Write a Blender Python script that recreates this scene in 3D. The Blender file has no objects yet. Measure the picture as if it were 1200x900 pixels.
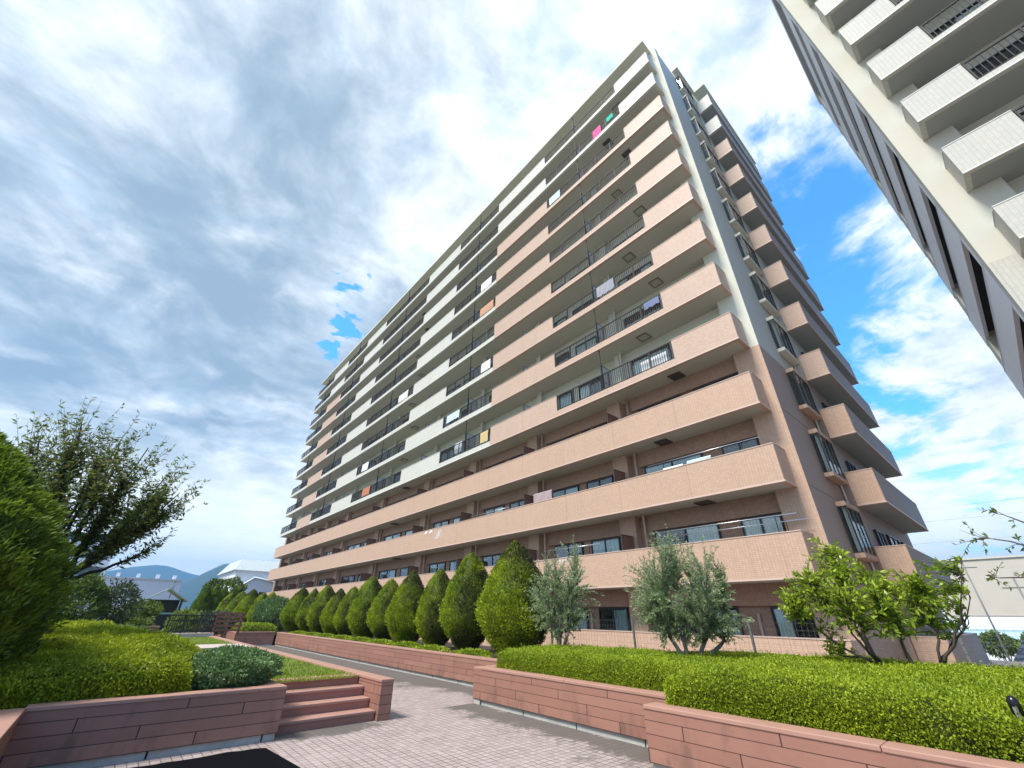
import bpy, math, random
import numpy as np
from mathutils import Vector, Matrix

SC = bpy.context.scene
COL = SC.collection
R = math.radians
rng = np.random.default_rng(7)
random.seed(7)

# ------------------------------------------------------------------ camera
AZ, PITCH, ROLL, F = R(40.494), R(29.586), R(0.629), 477.59
cd = bpy.data.cameras.new("camera")
cd.sensor_width = 36.0
cd.lens = F / 1200 * 36.0
cd.clip_start, cd.clip_end = 0.05, 20000
cam = bpy.data.objects.new("camera", cd)
COL.objects.link(cam)
r0 = Vector((math.cos(AZ), -math.sin(AZ), 0))
fh = Vector((math.sin(AZ), math.cos(AZ), 0))
zz = Vector((0, 0, 1))
fwd = fh * math.cos(PITCH) + zz * math.sin(PITCH)
up0 = -fh * math.sin(PITCH) + zz * math.cos(PITCH)
cr = r0 * math.cos(ROLL) + up0 * math.sin(ROLL)
cu = -r0 * math.sin(ROLL) + up0 * math.cos(ROLL)
M = Matrix(((cr.x, cu.x, -fwd.x, 0), (cr.y, cu.y, -fwd.y, 0), (cr.z, cu.z, -fwd.z, 1.6), (0, 0, 0, 1)))
cam.matrix_world = M
SC.camera = cam

# ------------------------------------------------------------------ light
SUN_EL, SUN_AZ = R(56), R(-84)          # azimuth from +Y towards +X
sd = bpy.data.lights.new("sun", 'SUN')
sd.energy, sd.angle, sd.color = 2.35, R(16), (1.0, 0.96, 0.90)
sun = bpy.data.objects.new("sun", sd)
COL.objects.link(sun)
sdir = Vector((math.sin(SUN_AZ) * math.cos(SUN_EL), math.cos(SUN_AZ) * math.cos(SUN_EL), math.sin(SUN_EL)))
sun.rotation_euler = (-sdir).to_track_quat('-Z', 'Y').to_euler()
SC.view_settings.view_transform = 'Standard'
SC.view_settings.look = 'None'
SC.view_settings.gamma = 1
SC.view_settings.use_curve_mapping = False
SC.view_settings.exposure = 1.52


class NT:
    """tiny node-tree writer"""
    def __init__(s, tree):
        s.t = tree
        s.n = tree.nodes
        s.l = tree.links

    def node(s, typ, **kw):
        nd = s.n.new(typ)
        for k, v in kw.items():
            setattr(nd, k, v)
        return nd

    def set(s, sock, v):
        if hasattr(v, 'is_output'):
            s.l.new(v, sock)
        elif isinstance(v, (tuple, list)) and sock.type == 'RGBA' and len(v) == 3:
            sock.default_value = (*v, 1)
        else:
            sock.default_value = v

    def m(s, op, a, b=0.0, c=None, clamp=False):
        nd = s.node('ShaderNodeMath', operation=op, use_clamp=clamp)
        s.set(nd.inputs[0], a)
        s.set(nd.inputs[1], b)
        if c is not None:
            s.set(nd.inputs[2], c)
        return nd.outputs[0]

    def v(s, op, a, b=(0, 0, 0)):
        nd = s.node('ShaderNodeVectorMath', operation=op)
        s.set(nd.inputs[0], a)
        s.set(nd.inputs[1], b)
        return nd.outputs['Value'] if op in ('DOT_PRODUCT', 'LENGTH') else nd.outputs[0]

    def noise(s, vec, scale, detail=4, rough=0.55, dist=0.0):
        nd = s.node('ShaderNodeTexNoise')
        if vec is not None:
            s.set(nd.inputs['Vector'], vec)
        nd.inputs['Scale'].default_value = scale
        nd.inputs['Detail'].default_value = detail
        nd.inputs['Roughness'].default_value = rough
        nd.inputs['Distortion'].default_value = dist
        return nd.outputs['Fac']

    def mix(s, f, a, b, mode='MIX'):
        nd = s.node('ShaderNodeMix', data_type='RGBA', blend_type=mode)
        s.set(nd.inputs[0], f)
        s.set(nd.inputs[6], a)
        s.set(nd.inputs[7], b)
        return nd.outputs[2]

    def ramp(s, f, lo, hi):
        nd = s.node('ShaderNodeMapRange', interpolation_type='SMOOTHSTEP')
        s.set(nd.inputs[0], f)
        nd.inputs[1].default_value = lo
        nd.inputs[2].default_value = hi
        return nd.outputs[0]


# ------------------------------------------------------------------ sky
w = bpy.data.worlds.new("World")
SC.world = w
w.use_nodes = True
w.node_tree.nodes.clear()
N = NT(w.node_tree)
out = N.node('ShaderNodeOutputWorld')
bg = N.node('ShaderNodeBackground')
bg.inputs['Strength'].default_value = 0.132
N.l.new(bg.outputs[0], out.inputs[0])
sky = N.node('ShaderNodeTexSky')
sky.sky_type = 'NISHITA'
sky.sun_disc = False
sky.sun_elevation = SUN_EL
sky.sun_rotation = SUN_AZ
sky.air_density = 1.0
sky.dust_density = 0.6
sky.ozone_density = 2.0
tc = N.node('ShaderNodeTexCoord')
D = N.v('NORMALIZE', tc.outputs['Generated'])
sep = N.node('ShaderNodeSeparateXYZ')
N.l.new(D, sep.inputs[0])
den = N.m('ADD', N.m('MAXIMUM', sep.outputs[2], 0.0), 0.16)
cmb = N.node('ShaderNodeCombineXYZ')
N.l.new(N.m('DIVIDE', sep.outputs[0], den), cmb.inputs[0])
N.l.new(N.m('DIVIDE', sep.outputs[1], den), cmb.inputs[1])
P = cmb.outputs[0]
warp = N.node('ShaderNodeTexNoise')
N.l.new(P, warp.inputs['Vector'])
warp.inputs['Scale'].default_value = 1.3
warp.inputs['Detail'].default_value = 3
P2 = N.v('ADD', P, N.v('MULTIPLY', N.v('SUBTRACT', warp.outputs['Color'], (.5, .5, .5)), (.38, .38, .38)))
n1 = N.noise(P2, 1.7, 9, 0.6)
n2 = N.noise(P2, 5.0, 9, 0.62)
n3 = N.noise(N.v('MULTIPLY', P2, (1.0, 0.42, 1.0)), 1.7, 6, 0.52, 0.3)


def lobes(lst):
    acc = None
    for d, k, amp in lst:
        d = Vector(d).normalized()
        e = N.m('MULTIPLY', N.m('EXPONENT', N.m('MULTIPLY', N.m('SUBTRACT', N.v('DOT_PRODUCT', D, tuple(d)), 1.0), k)), amp)
        acc = e if acc is None else N.m('ADD', acc, e)
    return acc


# openings of blue between the clouds, and heavier grey banks
sx = N.node('ShaderNodeSeparateXYZ')
N.l.new(P2, sx.inputs[0])
fa = N.m('ADD', N.m('MULTIPLY', sx.outputs[0], .65), N.m('MULTIPLY', sx.outputs[1], .76))
fb = N.m('ADD', N.m('MULTIPLY', sx.outputs[0], .76), N.m('MULTIPLY', sx.outputs[1], -.65))
sc_ = N.node('ShaderNodeCombineXYZ')
N.l.new(N.m('MULTIPLY', fa, .86), sc_.inputs[0])
N.l.new(fb, sc_.inputs[1])
PS = sc_.outputs[0]
s1 = N.noise(PS, 1.5, 8, 0.58, 0.1)
s2 = N.noise(PS, 5.0, 8, 0.6, 0.1)
blue = lobes([((.75, -.05, .66), 30, .20), ((.83, .08, .57), 50, .17), ((.95, .02, .34), 60, .16), ((.66, .01, .75), 90, .07),
              ((.046, .46, .887), 400, .05), ((.497, .013, .868), 40, -.16), ((.192, .237, .952), 20, -.10), ((.35, .3, .88), 60, -.14), ((.5, .2, .84), 30, -.16),
              ((.872, -.032, .488), 90, -.26), ((.80, -.06, .60), 500, -.10), ((.93, -.12, .36), 120, -.20), ((.98, .05, .18), 60, -.12),
              ((-.1, .8, .6), 4, -.32), ((.3, -.8, .4), 1.6, .25)])
grey = lobes([((-.16, .751, .641), 9, .22), ((0.0, .80, .60), 30, .20), ((-.05, .93, .34), 30, .13), ((-.35, .80, .48), 12, .14),
              ((.0, .55, .83), 40, .15), ((.09, .982, .167), 40, -.14), ((-.30, .67, .68), 90, -.22), ((-.2, .50, .84), 50, -.08),
              ((.10, .80, .59), 140, -.18), ((.2, .62, .76), 60, -.14), ((.25, .3, .92), 12, -.10), ((.9, 0, .4), 4, -.34)])
cov = N.m('SUBTRACT', N.m('ADD', N.m('MULTIPLY', n1, 0.95), N.m('MULTIPLY', n2, 0.55)), N.m('ADD', blue, .25))
n4 = N.noise(P2, 9.0, 6, .55)
holes = N.m('MULTIPLY', lobes([((.158, .742, .652), 900, 1.0), ((.196, .823, .533), 800, 1.1), ((.185, .79, .59), 1500, .7)]), N.m('MULTIPLY', N.ramp(n4, .38, .62), .8))
cov = N.m('SUBTRACT', cov, holes)
cover = N.ramp(cov, 0.27, 0.46)
s3 = N.noise(P2, 3.1, 10, 0.64)
tk = N.m('ADD', N.m('ADD', N.m('ADD', N.m('MULTIPLY', s1, 1.6), N.m('MULTIPLY', s2, .9)), N.m('MULTIPLY', s3, 1.0)), N.m('SUBTRACT', N.m('MULTIPLY', grey, .85), 1.19))
thick = N.ramp(tk, 0.33, 1.06)
wisp = N.ramp(N.m('ADD', N.m('MULTIPLY', n2, .7), N.m('MULTIPLY', s2, .3)), 0.36, 0.58)
white = N.mix(wisp, (1.95, 2.4, 2.8), (3.6, 3.68, 3.72))
ccol = N.mix(thick, white, (1.0, 1.34, 1.62))
low = N.ramp(sep.outputs[2], 0.33, 0.02)
ccol = N.mix(N.m('MULTIPLY', low, 0.78), ccol, (5.9, 5.9, 4.9))
skyc = N.mix(1.0, sky.outputs[0], (.32, .86, 1.22), 'MULTIPLY')
colr = N.mix(cover, skyc, ccol)
colr = N.mix(N.m('MULTIPLY', low, 0.45), colr, (6.3, 6.2, 5.1))
N.l.new(colr, bg.inputs['Color'])


# ------------------------------------------------------------------ helpers
def lin(r, g, b):
    f = lambda c: (c / 255 / 12.92) if c / 255 <= 0.04045 else ((c / 255 + 0.055) / 1.055) ** 2.4
    return (f(r), f(g), f(b))


def new_mat(name):
    mt = bpy.data.materials.new(name)
    mt.use_nodes = True
    n = NT(mt.node_tree)
    b = n.n['Principled BSDF']
    return mt, n, b


def plain(name, col, rough=0.6, metal=0.0, var=0.12, scale=3.0, bump=0.0, spec=0.5):
    mt, n, b = new_mat(name)
    t = n.node('ShaderNodeTexCoord')
    f = n.noise(t.outputs['Object'], scale, 5, 0.6)
    lo = tuple(c * (1 - var) for c in col)
    hi = tuple(min(1, c * (1 + var)) for c in col)
    n.l.new(n.mix(f, lo, hi), b.inputs['Base Color'])
    b.inputs['Roughness'].default_value = rough
    b.inputs['Metallic'].default_value = metal
    b.inputs['Specular IOR Level'].default_value = spec
    if bump:
        bp = n.node('ShaderNodeBump')
        bp.inputs['Strength'].default_value = bump
        n.l.new(n.noise(t.outputs['Object'], scale * 20, 4), bp.inputs['Height'])
        n.l.new(bp.outputs[0], b.inputs['Normal'])
    return mt


def tile(name, col, joint, pw=0.10, ph=0.06, rough=0.28, var=0.10, jw=0.10, streak=0.10):
    """small ceramic wall tiles, set in a straight grid"""
    mt, n, b = new_mat(name)
    t = n.node('ShaderNodeTexCoord')
    s = n.node('ShaderNodeSeparateXYZ')
    n.l.new(t.outputs['Object'], s.inputs[0])
    h = n.m('DIVIDE', n.m('ADD', s.outputs[0], s.outputs[1]), pw)
    v = n.m('DIVIDE', s.outputs[2], ph)
    fh_, fv = n.m('FRACT', h), n.m('FRACT', v)
    j = n.m('MAXIMUM', n.m('LESS_THAN', fh_, jw), n.m('LESS_THAN', fv, jw * 1.3))
    c = n.node('ShaderNodeCombineXYZ')
    n.l.new(n.m('FLOOR', h), c.inputs[0])
    n.l.new(n.m('FLOOR', v), c.inputs[1])
    wn = n.node('ShaderNodeTexWhiteNoise', noise_dimensions='2D')
    n.l.new(c.outputs[0], wn.inputs['Vector'])
    lo = tuple(x * (1 - var) for x in col)
    hi = tuple(min(1, x * (1 + var)) for x in col)
    base = n.mix(wn.outputs['Value'], lo, hi)
    base = n.mix(j, base, joint)
    # rain streaks and patchy weathering
    st = n.noise(n.v('MULTIPLY', t.outputs['Object'], (1, 1, .12)), 2.2, 5, .65)
    base = n.mix(n.m('MULTIPLY', n.ramp(st, .45, .8), streak), base, tuple(x * .45 for x in col))
    pt = n.noise(t.outputs['Object'], .35, 4)
    base = n.mix(n.m('MULTIPLY', n.ramp(pt, .4, .7), streak * .8), base, tuple(min(1, x * 1.3) for x in col))
    drip = n.noise(n.v('MULTIPLY', t.outputs['Object'], (1, 1, .02)), 7.0, 4, .7)
    base = n.mix(n.m('MULTIPLY', n.ramp(drip, .56, .74), .16), base, tuple(x * .4 for x in col))
    jn = n.m('LESS_THAN', n.m('FRACT', n.m('DIVIDE', n.m('ADD', s.outputs[0], s.outputs[1]), 3.23)), .006)
    base = n.mix(n.m('MULTIPLY', jn, .5), base, tuple(x * .3 for x in col))
    n.l.new(base, b.inputs['Base Color'])
    n.l.new(n.m('ADD', n.m('MULTIPLY', j, .4), rough + .18), b.inputs['Roughness'])
    b.inputs['Specular IOR Level'].default_value = .3
    bp = n.node('ShaderNodeBump')
    bp.inputs['Strength'].default_value = .25
    bp.inputs['Distance'].default_value = .004
    n.l.new(n.m('SUBTRACT', 1.0, j), bp.inputs['Height'])
    n.l.new(bp.outputs[0], b.inputs['Normal'])
    return mt


def plaster(name, col, streak=.25, rough=.75):
    mt, n, b = new_mat(name)
    t = n.node('ShaderNodeTexCoord')
    a = n.noise(t.outputs['Object'], .5, 6, .6)
    st = n.noise(n.v('MULTIPLY', t.outputs['Object'], (1, 1, .07)), 1.6, 6, .7)
    base = n.mix(a, tuple(c * .9 for c in col), tuple(min(1, c * 1.07) for c in col))
    base = n.mix(n.m('MULTIPLY', n.ramp(st, .48, .8), streak), base, tuple(c * .5 for c in col))
    fine = n.noise(t.outputs['Object'], 60, 3)
    base = n.mix(n.m('MULTIPLY', fine, .10), base, tuple(c * .55 for c in col))
    n.l.new(base, b.inputs['Base Color'])
    b.inputs['Roughness'].default_value = rough
    b.inputs['Specular IOR Level'].default_value = .15
    bp = n.node('ShaderNodeBump')
    bp.inputs['Strength'].default_value = .15
    bp.inputs['Distance'].default_value = .01
    n.l.new(fine, bp.inputs['Height'])
    n.l.new(bp.outputs[0], b.inputs['Normal'])
    return mt


def leafmat(name, dark, light, trans=.25, rough=.5, extra=None):
    mt, n, b = new_mat(name)
    at = n.node('ShaderNodeAttribute', attribute_name='tint')
    oi = n.node('ShaderNodeObjectInfo')
    f = n.m('ADD', at.outputs['Fac'], n.m('MULTIPLY', n.m('SUBTRACT', oi.outputs['Random'], .5), .12), clamp=True)
    c = n.mix(f, dark, light)
    if extra:
        at2 = n.node('ShaderNodeAttribute', attribute_name='dry')  # dry leaves on the cherry; dead twigs plus painted shade on cypresses
        c = n.mix(at2.outputs['Fac'], c, extra)
    n.l.new(c, b.inputs['Base Color'])
    b.inputs['Roughness'].default_value = rough
    b.inputs['Specular IOR Level'].default_value = .35
    tr = n.node('ShaderNodeBsdfTranslucent')
    n.l.new(c, tr.inputs['Color'])
    mx = n.node('ShaderNodeMixShader')
    mx.inputs[0].default_value = trans
    n.l.new(b.outputs[0], mx.inputs[1])
    n.l.new(tr.outputs[0], mx.inputs[2])
    n.l.new(mx.outputs[0], n.n['Material Output'].inputs[0])
    return mt


def glassmat(name):
    mt, n, b = new_mat(name)
    lw = n.node('ShaderNodeLayerWeight')
    lw.inputs[0].default_value = .35
    gl = n.node('ShaderNodeBsdfGlossy')
    gl.inputs['Roughness'].default_value = .03
    gl.inputs['Color'].default_value = (.9, .95, 1, 1)
    tr = n.node('ShaderNodeBsdfTransparent')
    tr.inputs['Color'].default_value = (.9, .94, .93, 1)
    mx = n.node('ShaderNodeMixShader')
    n.l.new(n.m('ADD', n.m('MULTIPLY', lw.outputs['Facing'], .22), .05, clamp=True), mx.inputs[0])
    n.l.new(tr.outputs[0], mx.inputs[1])
    n.l.new(gl.outputs[0], mx.inputs[2])
    n.l.new(mx.outputs[0], n.n['Material Output'].inputs[0])
    return mt


def curtainmat(name, col):
    mt, n, b = new_mat(name)
    t = n.node('ShaderNodeTexCoord')
    s = n.node('ShaderNodeSeparateXYZ')
    n.l.new(t.outputs['Object'], s.inputs[0])
    wv = n.m('SINE', n.m('ADD', n.m('MULTIPLY', n.m('ADD', s.outputs[1], s.outputs[0]), 30.0), n.m('MULTIPLY', n.noise(t.outputs['Object'], .8), 6.0)))
    bp = n.node('ShaderNodeBump')
    bp.inputs['Strength'].default_value = .9
    bp.inputs['Distance'].default_value = .03
    n.l.new(wv, bp.inputs['Height'])
    n.l.new(bp.outputs[0], b.inputs['Normal'])
    b.inputs['Base Color'].default_value = (*col, 1)
    b.inputs['Roughness'].default_value = .85
    return mt


class MB:
    """collects boxes, tubes and quads, then links them as ONE mesh object"""
    def __init__(s):
        s.v, s.f, s.mi, s.smooth = [], [], [], []

    def box(s, x0, x1, y0, y1, z0, z1, mi=0):
        if x0 > x1: x0, x1 = x1, x0
        if y0 > y1: y0, y1 = y1, y0
        if z0 > z1: z0, z1 = z1, z0
        k = len(s.v)
        s.v += [(x0, y0, z0), (x1, y0, z0), (x1, y1, z0), (x0, y1, z0), (x0, y0, z1), (x1, y0, z1), (x1, y1, z1), (x0, y1, z1)]
        s.f += [tuple(k + i for i in q) for q in ((0, 3, 2, 1), (4, 5, 6, 7), (0, 1, 5, 4), (1, 2, 6, 5), (2, 3, 7, 6), (3, 0, 4, 7))]
        s.mi += [mi] * 6
        s.smooth += [False] * 6
        return s

    def prism(s, pts, z0, z1, mi=0):
        k, n = len(s.v), len(pts)
        s.v += [(x, y, z0) for x, y in pts] + [(x, y, z1) for x, y in pts]
        s.f += [tuple(k + n - 1 - i for i in range(n)), tuple(k + n + i for i in range(n))]
        s.f += [(k + i, k + (i + 1) % n, k + n + (i + 1) % n, k + n + i) for i in range(n)]
        s.mi += [mi] * (n + 2)
        s.smooth += [False] * (n + 2)
        return s

    def quad(s, a, b, c, d, mi=0):
        k = len(s.v)
        s.v += [tuple(a), tuple(b), tuple(c), tuple(d)]
        s.f.append((k, k + 1, k + 2, k + 3))
        s.mi.append(mi)
        s.smooth.append(False)
        return s

    def tube(s, pts, rad, n=8, mi=0, cap=True):
        pts = [Vector(p) for p in pts]
        if not isinstance(rad, (list, tuple)):
            rad = [rad] * len(pts)
        k = len(s.v)
        ref = Vector((0.31, 0.2, 0.93))
        for i, p in enumerate(pts):
            a = pts[max(i - 1, 0)]
            c = pts[min(i + 1, len(pts) - 1)]
            t = (c - a).normalized()
            if abs(t.dot(ref)) > .95:
                ref = Vector((0.9, 0.3, 0.1))
            u = t.cross(ref).normalized()
            q = t.cross(u)
            for j in range(n):
                an = 2 * math.pi * j / n
                s.v.append(tuple(p + (u * math.cos(an) + q * math.sin(an)) * rad[i]))
        for i in range(len(pts) - 1):
            for j in range(n):
                s.f.append((k + i * n + j, k + i * n + (j + 1) % n, k + (i + 1) * n + (j + 1) % n, k + (i + 1) * n + j))
                s.mi.append(mi)
                s.smooth.append(True)
        if cap:
            s.f += [tuple(k + n - 1 - j for j in range(n)), tuple(k + (len(pts) - 1) * n + j for j in range(n))]
            s.mi += [mi, mi]
            s.smooth += [False, False]
        return s

    def build(s, name, mats, parent=None, loc=None, bevel=0):
        me = bpy.data.meshes.new(name)
        me.from_pydata(s.v, [], s.f)
        for m_ in (mats if isinstance(mats, (list, tuple)) else [mats]):
            me.materials.append(m_)
        me.polygons.foreach_set('material_index', s.mi)
        me.polygons.foreach_set('use_smooth', s.smooth)
        me.update()
        o = bpy.data.objects.new(name, me)
        COL.objects.link(o)
        if parent:
            o.parent = parent
        if loc is not None:
            o.location = loc
        if bevel:
            bv = o.modifiers.new('bevel', 'BEVEL')
            bv.width = bevel
            bv.segments = 2
            bv.limit_method = 'ANGLE'
        return o


def tag(o, label=None, cat=None, group=None, kind=None):
    if label: o['label'] = label
    if cat: o['category'] = cat
    if group: o['group'] = group
    if kind: o['kind'] = kind
    return o


def empty(name, loc, label, cat, group=None):
    o = bpy.data.objects.new(name, None)
    COL.objects.link(o)
    o.location = loc
    o.empty_display_size = .3
    return tag(o, label, cat, group)


def np_mesh(name, V, Q, mats, parent=None, loc=None, attrs=None, smooth=False, mi=None):
    """mesh from numpy arrays: V (n,3), Q (m,4) quads"""
    me = bpy.data.meshes.new(name)
    nv, nq = len(V), len(Q)
    me.vertices.add(nv)
    me.vertices.foreach_set('co', np.asarray(V, np.float32).ravel())
    me.loops.add(nq * 4)
    me.loops.foreach_set('vertex_index', np.asarray(Q, np.int32).ravel())
    me.polygons.add(nq)
    me.polygons.foreach_set('loop_start', np.arange(0, nq * 4, 4, dtype=np.int32))
    if smooth:
        me.polygons.foreach_set('use_smooth', np.ones(nq, bool))
    for m_ in (mats if isinstance(mats, (list, tuple)) else [mats]):
        me.materials.append(m_)
    if mi is not None:
        me.polygons.foreach_set('material_index', np.asarray(mi, np.int32))
    for k, a in (attrs or {}).items():
        at = me.attributes.new(k, 'FLOAT', 'POINT')
        at.data.foreach_set('value', np.asarray(a, np.float32))
    me.update(calc_edges=True)
    me.validate()
    o = bpy.data.objects.new(name, me)
    COL.objects.link(o)
    if parent: o.parent = parent
    if loc is not None: o.location = loc
    return o


def unit(a):
    return a / np.maximum(np.linalg.norm(a, axis=-1, keepdims=True), 1e-9)


def leaves(C, A, L, Wd, droop=0.0):
    """diamond leaves: centre-base C, axis A, length L, width Wd -> V, Q"""
    n = len(C)
    L = np.broadcast_to(np.asarray(L, float), (n,))[:, None]
    Wd = np.broadcast_to(np.asarray(Wd, float), (n,))[:, None]
    A = unit(A)
    S = unit(np.cross(A, rng.normal(size=(n, 3))))
    U = np.cross(S, A)
    p0 = C
    p2 = C + A * L
    mid = C + A * L * .45 + U * L * .10
    V = np.stack([p0, mid + S * Wd * .5, p2, mid - S * Wd * .5], 1).reshape(-1, 3)
    Q = np.arange(4 * n).reshape(n, 4)
    return V, Q


# value noise on points, for clumps
_G = rng.random((32, 32, 32))


def vnoise(Pt, sc):
    p = Pt * sc + 100
    i = np.floor(p).astype(int)
    f = p - i
    f = f * f * (3 - 2 * f)
    r = 0
    for dx in (0, 1):
        for dy in (0, 1):
            for dz in (0, 1):
                wgt = (f[:, 0] if dx else 1 - f[:, 0]) * (f[:, 1] if dy else 1 - f[:, 1]) * (f[:, 2] if dz else 1 - f[:, 2])
                r = r + wgt * _G[(i[:, 0] + dx) % 32, (i[:, 1] + dy) % 32, (i[:, 2] + dz) % 32]
    return r


# ------------------------------------------------------------------ materials
PINK = (.60, .385, .27)
M_pink = tile('pale_pink_tile', (.50, .355, .27), (.43, .31, .235), rough=.34, var=.07, jw=.10)
M_beige = tile('tan_wall_tile', (.51, .345, .245), (.40, .27, .19), rough=.36, var=.06, jw=.12)
M_brown = tile('brown_wall_tile', (.39, .245, .17), (.29, .18, .125), rough=.34, var=.12, jw=.12)
M_white = tile('white_wall_tile', (.56, .545, .475), (.43, .43, .385), rough=.36, var=.04, jw=.09)
M_cream = tile('cream_wall_tile', (.50, .485, .42), (.42, .41, .36), pw=.11, ph=.07, rough=.35, var=.05, jw=.14)
M_plast = plaster('white_plaster', (.64, .63, .525), .16)
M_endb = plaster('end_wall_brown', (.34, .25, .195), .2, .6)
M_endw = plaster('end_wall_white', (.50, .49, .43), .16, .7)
M_side_shade = plaster('balcony_side_shade', (.36, .31, .28), .2, .75)  # shade on the outer end-balcony faces, put into a greyer colour
M_plast2 = plaster('cream_plaster', (.58, .56, .475), .12)
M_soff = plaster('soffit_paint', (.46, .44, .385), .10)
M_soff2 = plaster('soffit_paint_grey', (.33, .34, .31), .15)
M_lip = plain('pale_tile_edge', (.56, .42, .34), .45, var=.06)
M_lipw = plain('white_tile_edge', (.66, .66, .61), .45, var=.05)
M_rail = plain('dark_bronze_rail', (.045, .04, .038), .6, .0, spec=.25)
M_panelg = plain('blue_grey_partition', (.42, .435, .43), .5, var=.08)
M_panelb = plain('brown_partition', (.20, .095, .06), .5, var=.1)
M_frame = plain('dark_window_frame', (.03, .028, .028), .4, .2)
M_unlit_room = plain('unlit_room_tone', (.045, .04, .038), .9)  # flat dark panel colour standing for the darkness of unlit rooms
M_glass = glassmat('window_glass')
M_curt = curtainmat('pale_curtain', (.74, .77, .74))
M_curtb = curtainmat('teal_curtain', (.40, .54, .55))
M_hatch = plain('hatch_steel', (.09, .075, .06), .5, .3)
M_hatchf = plain('hatch_frame', (.20, .18, .14), .5, spec=.2)
M_hatchl = plain('hatch_pale', (.34, .33, .27), .5)
M_pipe = plain('beige_pipe', (.50, .36, .27), .4)
M_pipew = plain('white_pipe', (.62, .62, .56), .4)
M_steel = plain('steel_pole', (.55, .56, .58), .3, .8)
M_fence = plain('fence_grey', (.17, .175, .165), .5, .2)
M_galv = plain('galvanised_post', (.36, .38, .36), .45, .5)
M_gallery_shade = plain('gallery_recess_shade', (.05, .04, .032), .9, spec=.2)  # shade inside the open galleries, put into wall and floor colour
M_grey = plaster('gallery_wall', (.78, .80, .84), .12)
M_asph = plain('asphalt', (.003, .003, .004), 1.0, var=.3, scale=8, bump=.5, spec=.08)
M_trunk = plain('bark', (.075, .055, .042), .9, var=.35, scale=6, bump=.6)
M_trunkd = plain('dark_bark', (.035, .026, .022), .9, var=.35, scale=6, bump=.5)
M_trunkg = plain('grey_bark', (.17, .155, .13), .9, var=.3, scale=8, bump=.5)
M_cyp = leafmat('cypress_foliage', (.07, .15, .008), (.48, .56, .02), .3, .6, (.05, .042, .022))
M_hedge = leafmat('boxwood_leaf', (.13, .21, .008), (.40, .48, .02), .3, .55)
M_azal = leafmat('azalea_leaf', (.08, .15, .006), (.50, .55, .02), .35, .55)
M_dkb = leafmat('dark_bush_leaf', (.04, .10, .025), (.22, .33, .12), .25, .4)
M_conif = leafmat('conifer_spray', (.035, .08, .008), (.24, .34, .02), .35, .6)
M_olive = leafmat('olive_leaf', (.12, .19, .065), (.42, .52, .26), .35, .5)
M_citr = leafmat('glossy_leaf', (.08, .18, .01), (.46, .56, .05), .35, .4)
M_cherry = leafmat('autumn_leaf', (.06, .09, .018), (.26, .31, .06), .45, .55, (.22, .10, .03))
M_bg = leafmat('mixed_foliage', (.04, .08, .015), (.24, .30, .05), .25, .6)
M_bgd = leafmat('dull_foliage', (.03, .05, .025), (.12, .15, .075), .2, .6)
M_grass = leafmat('grass_blade', (.12, .19, .012), (.34, .40, .04), .3, .6)
M_twig_shade = plain('hedge_twigs_and_shade', (.03, .042, .010), .95, var=.4, scale=12, bump=.5, spec=.05)  # twig colour darkened to hold the shade seen in hedge gaps
M_soil = plain('soil', (.05, .038, .027), .95, var=.3, scale=5, bump=.6)


def stonewall():
    """reddish wood-look stone planks in long courses"""
    mt, n, b = new_mat('red_stone_planks')
    t = n.node('ShaderNodeTexCoord')
    s = n.node('ShaderNodeSeparateXYZ')
    n.l.new(t.outputs['Object'], s.inputs[0])
    row = n.m('FLOOR', n.m('DIVIDE', n.m('SUBTRACT', s.outputs[2], .085), .133))
    fz = n.m('FRACT', n.m('DIVIDE', n.m('SUBTRACT', s.outputs[2], .085), .133))
    off = n.m('MULTIPLY', n.m('FRACT', n.m('MULTIPLY', row, .37)), 1.7)
    h = n.m('DIVIDE', n.m('ADD', n.m('ADD', s.outputs[0], s.outputs[1]), off), 1.75)
    fx = n.m('FRACT', h)
    j = n.m('MAXIMUM', n.m('LESS_THAN', fx, .008), n.m('LESS_THAN', fz, .06))
    c = n.node('ShaderNodeCombineXYZ')
    n.l.new(n.m('FLOOR', h), c.inputs[0])
    n.l.new(row, c.inputs[1])
    wn = n.node('ShaderNodeTexWhiteNoise', noise_dimensions='2D')
    n.l.new(c.outputs[0], wn.inputs['Vector'])
    col = n.mix(wn.outputs['Value'], (.285, .138, .095), (.35, .175, .122))
    gr = n.noise(n.v('MULTIPLY', t.outputs['Object'], (1.5, 1.5, 40)), 2.0, 6, .6)
    col = n.mix(n.m('MULTIPLY', gr, .5), col, (.22, .095, .068))
    bl = n.noise(t.outputs['Object'], 1.3, 6, .65)
    col = n.mix(n.m('MULTIPLY', n.ramp(bl, .5, .8), .35), col, (.15, .075, .055))
    mo = n.noise(n.v('MULTIPLY', t.outputs['Object'], (1, 1, .35)), 3.2, 7, .68)
    lowz = n.ramp(s.outputs[2], .45, .05)
    col = n.mix(n.m('MULTIPLY', n.ramp(n.m('ADD', mo, n.m('MULTIPLY', lowz, .14)), .56, .76), .45), col, (.085, .055, .042))
    col = n.mix(j, col, (.045, .02, .016))
    n.l.new(col, b.inputs['Base Color'])
    b.inputs['Roughness'].default_value = .62
    bp = n.node('ShaderNodeBump')
    bp.inputs['Strength'].default_value = .5
    bp.inputs['Distance'].default_value = .012
    n.l.new(n.m('SUBTRACT', n.m('MULTIPLY', gr, .15), j), bp.inputs['Height'])
    n.l.new(bp.outputs[0], b.inputs['Normal'])
    return mt


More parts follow.
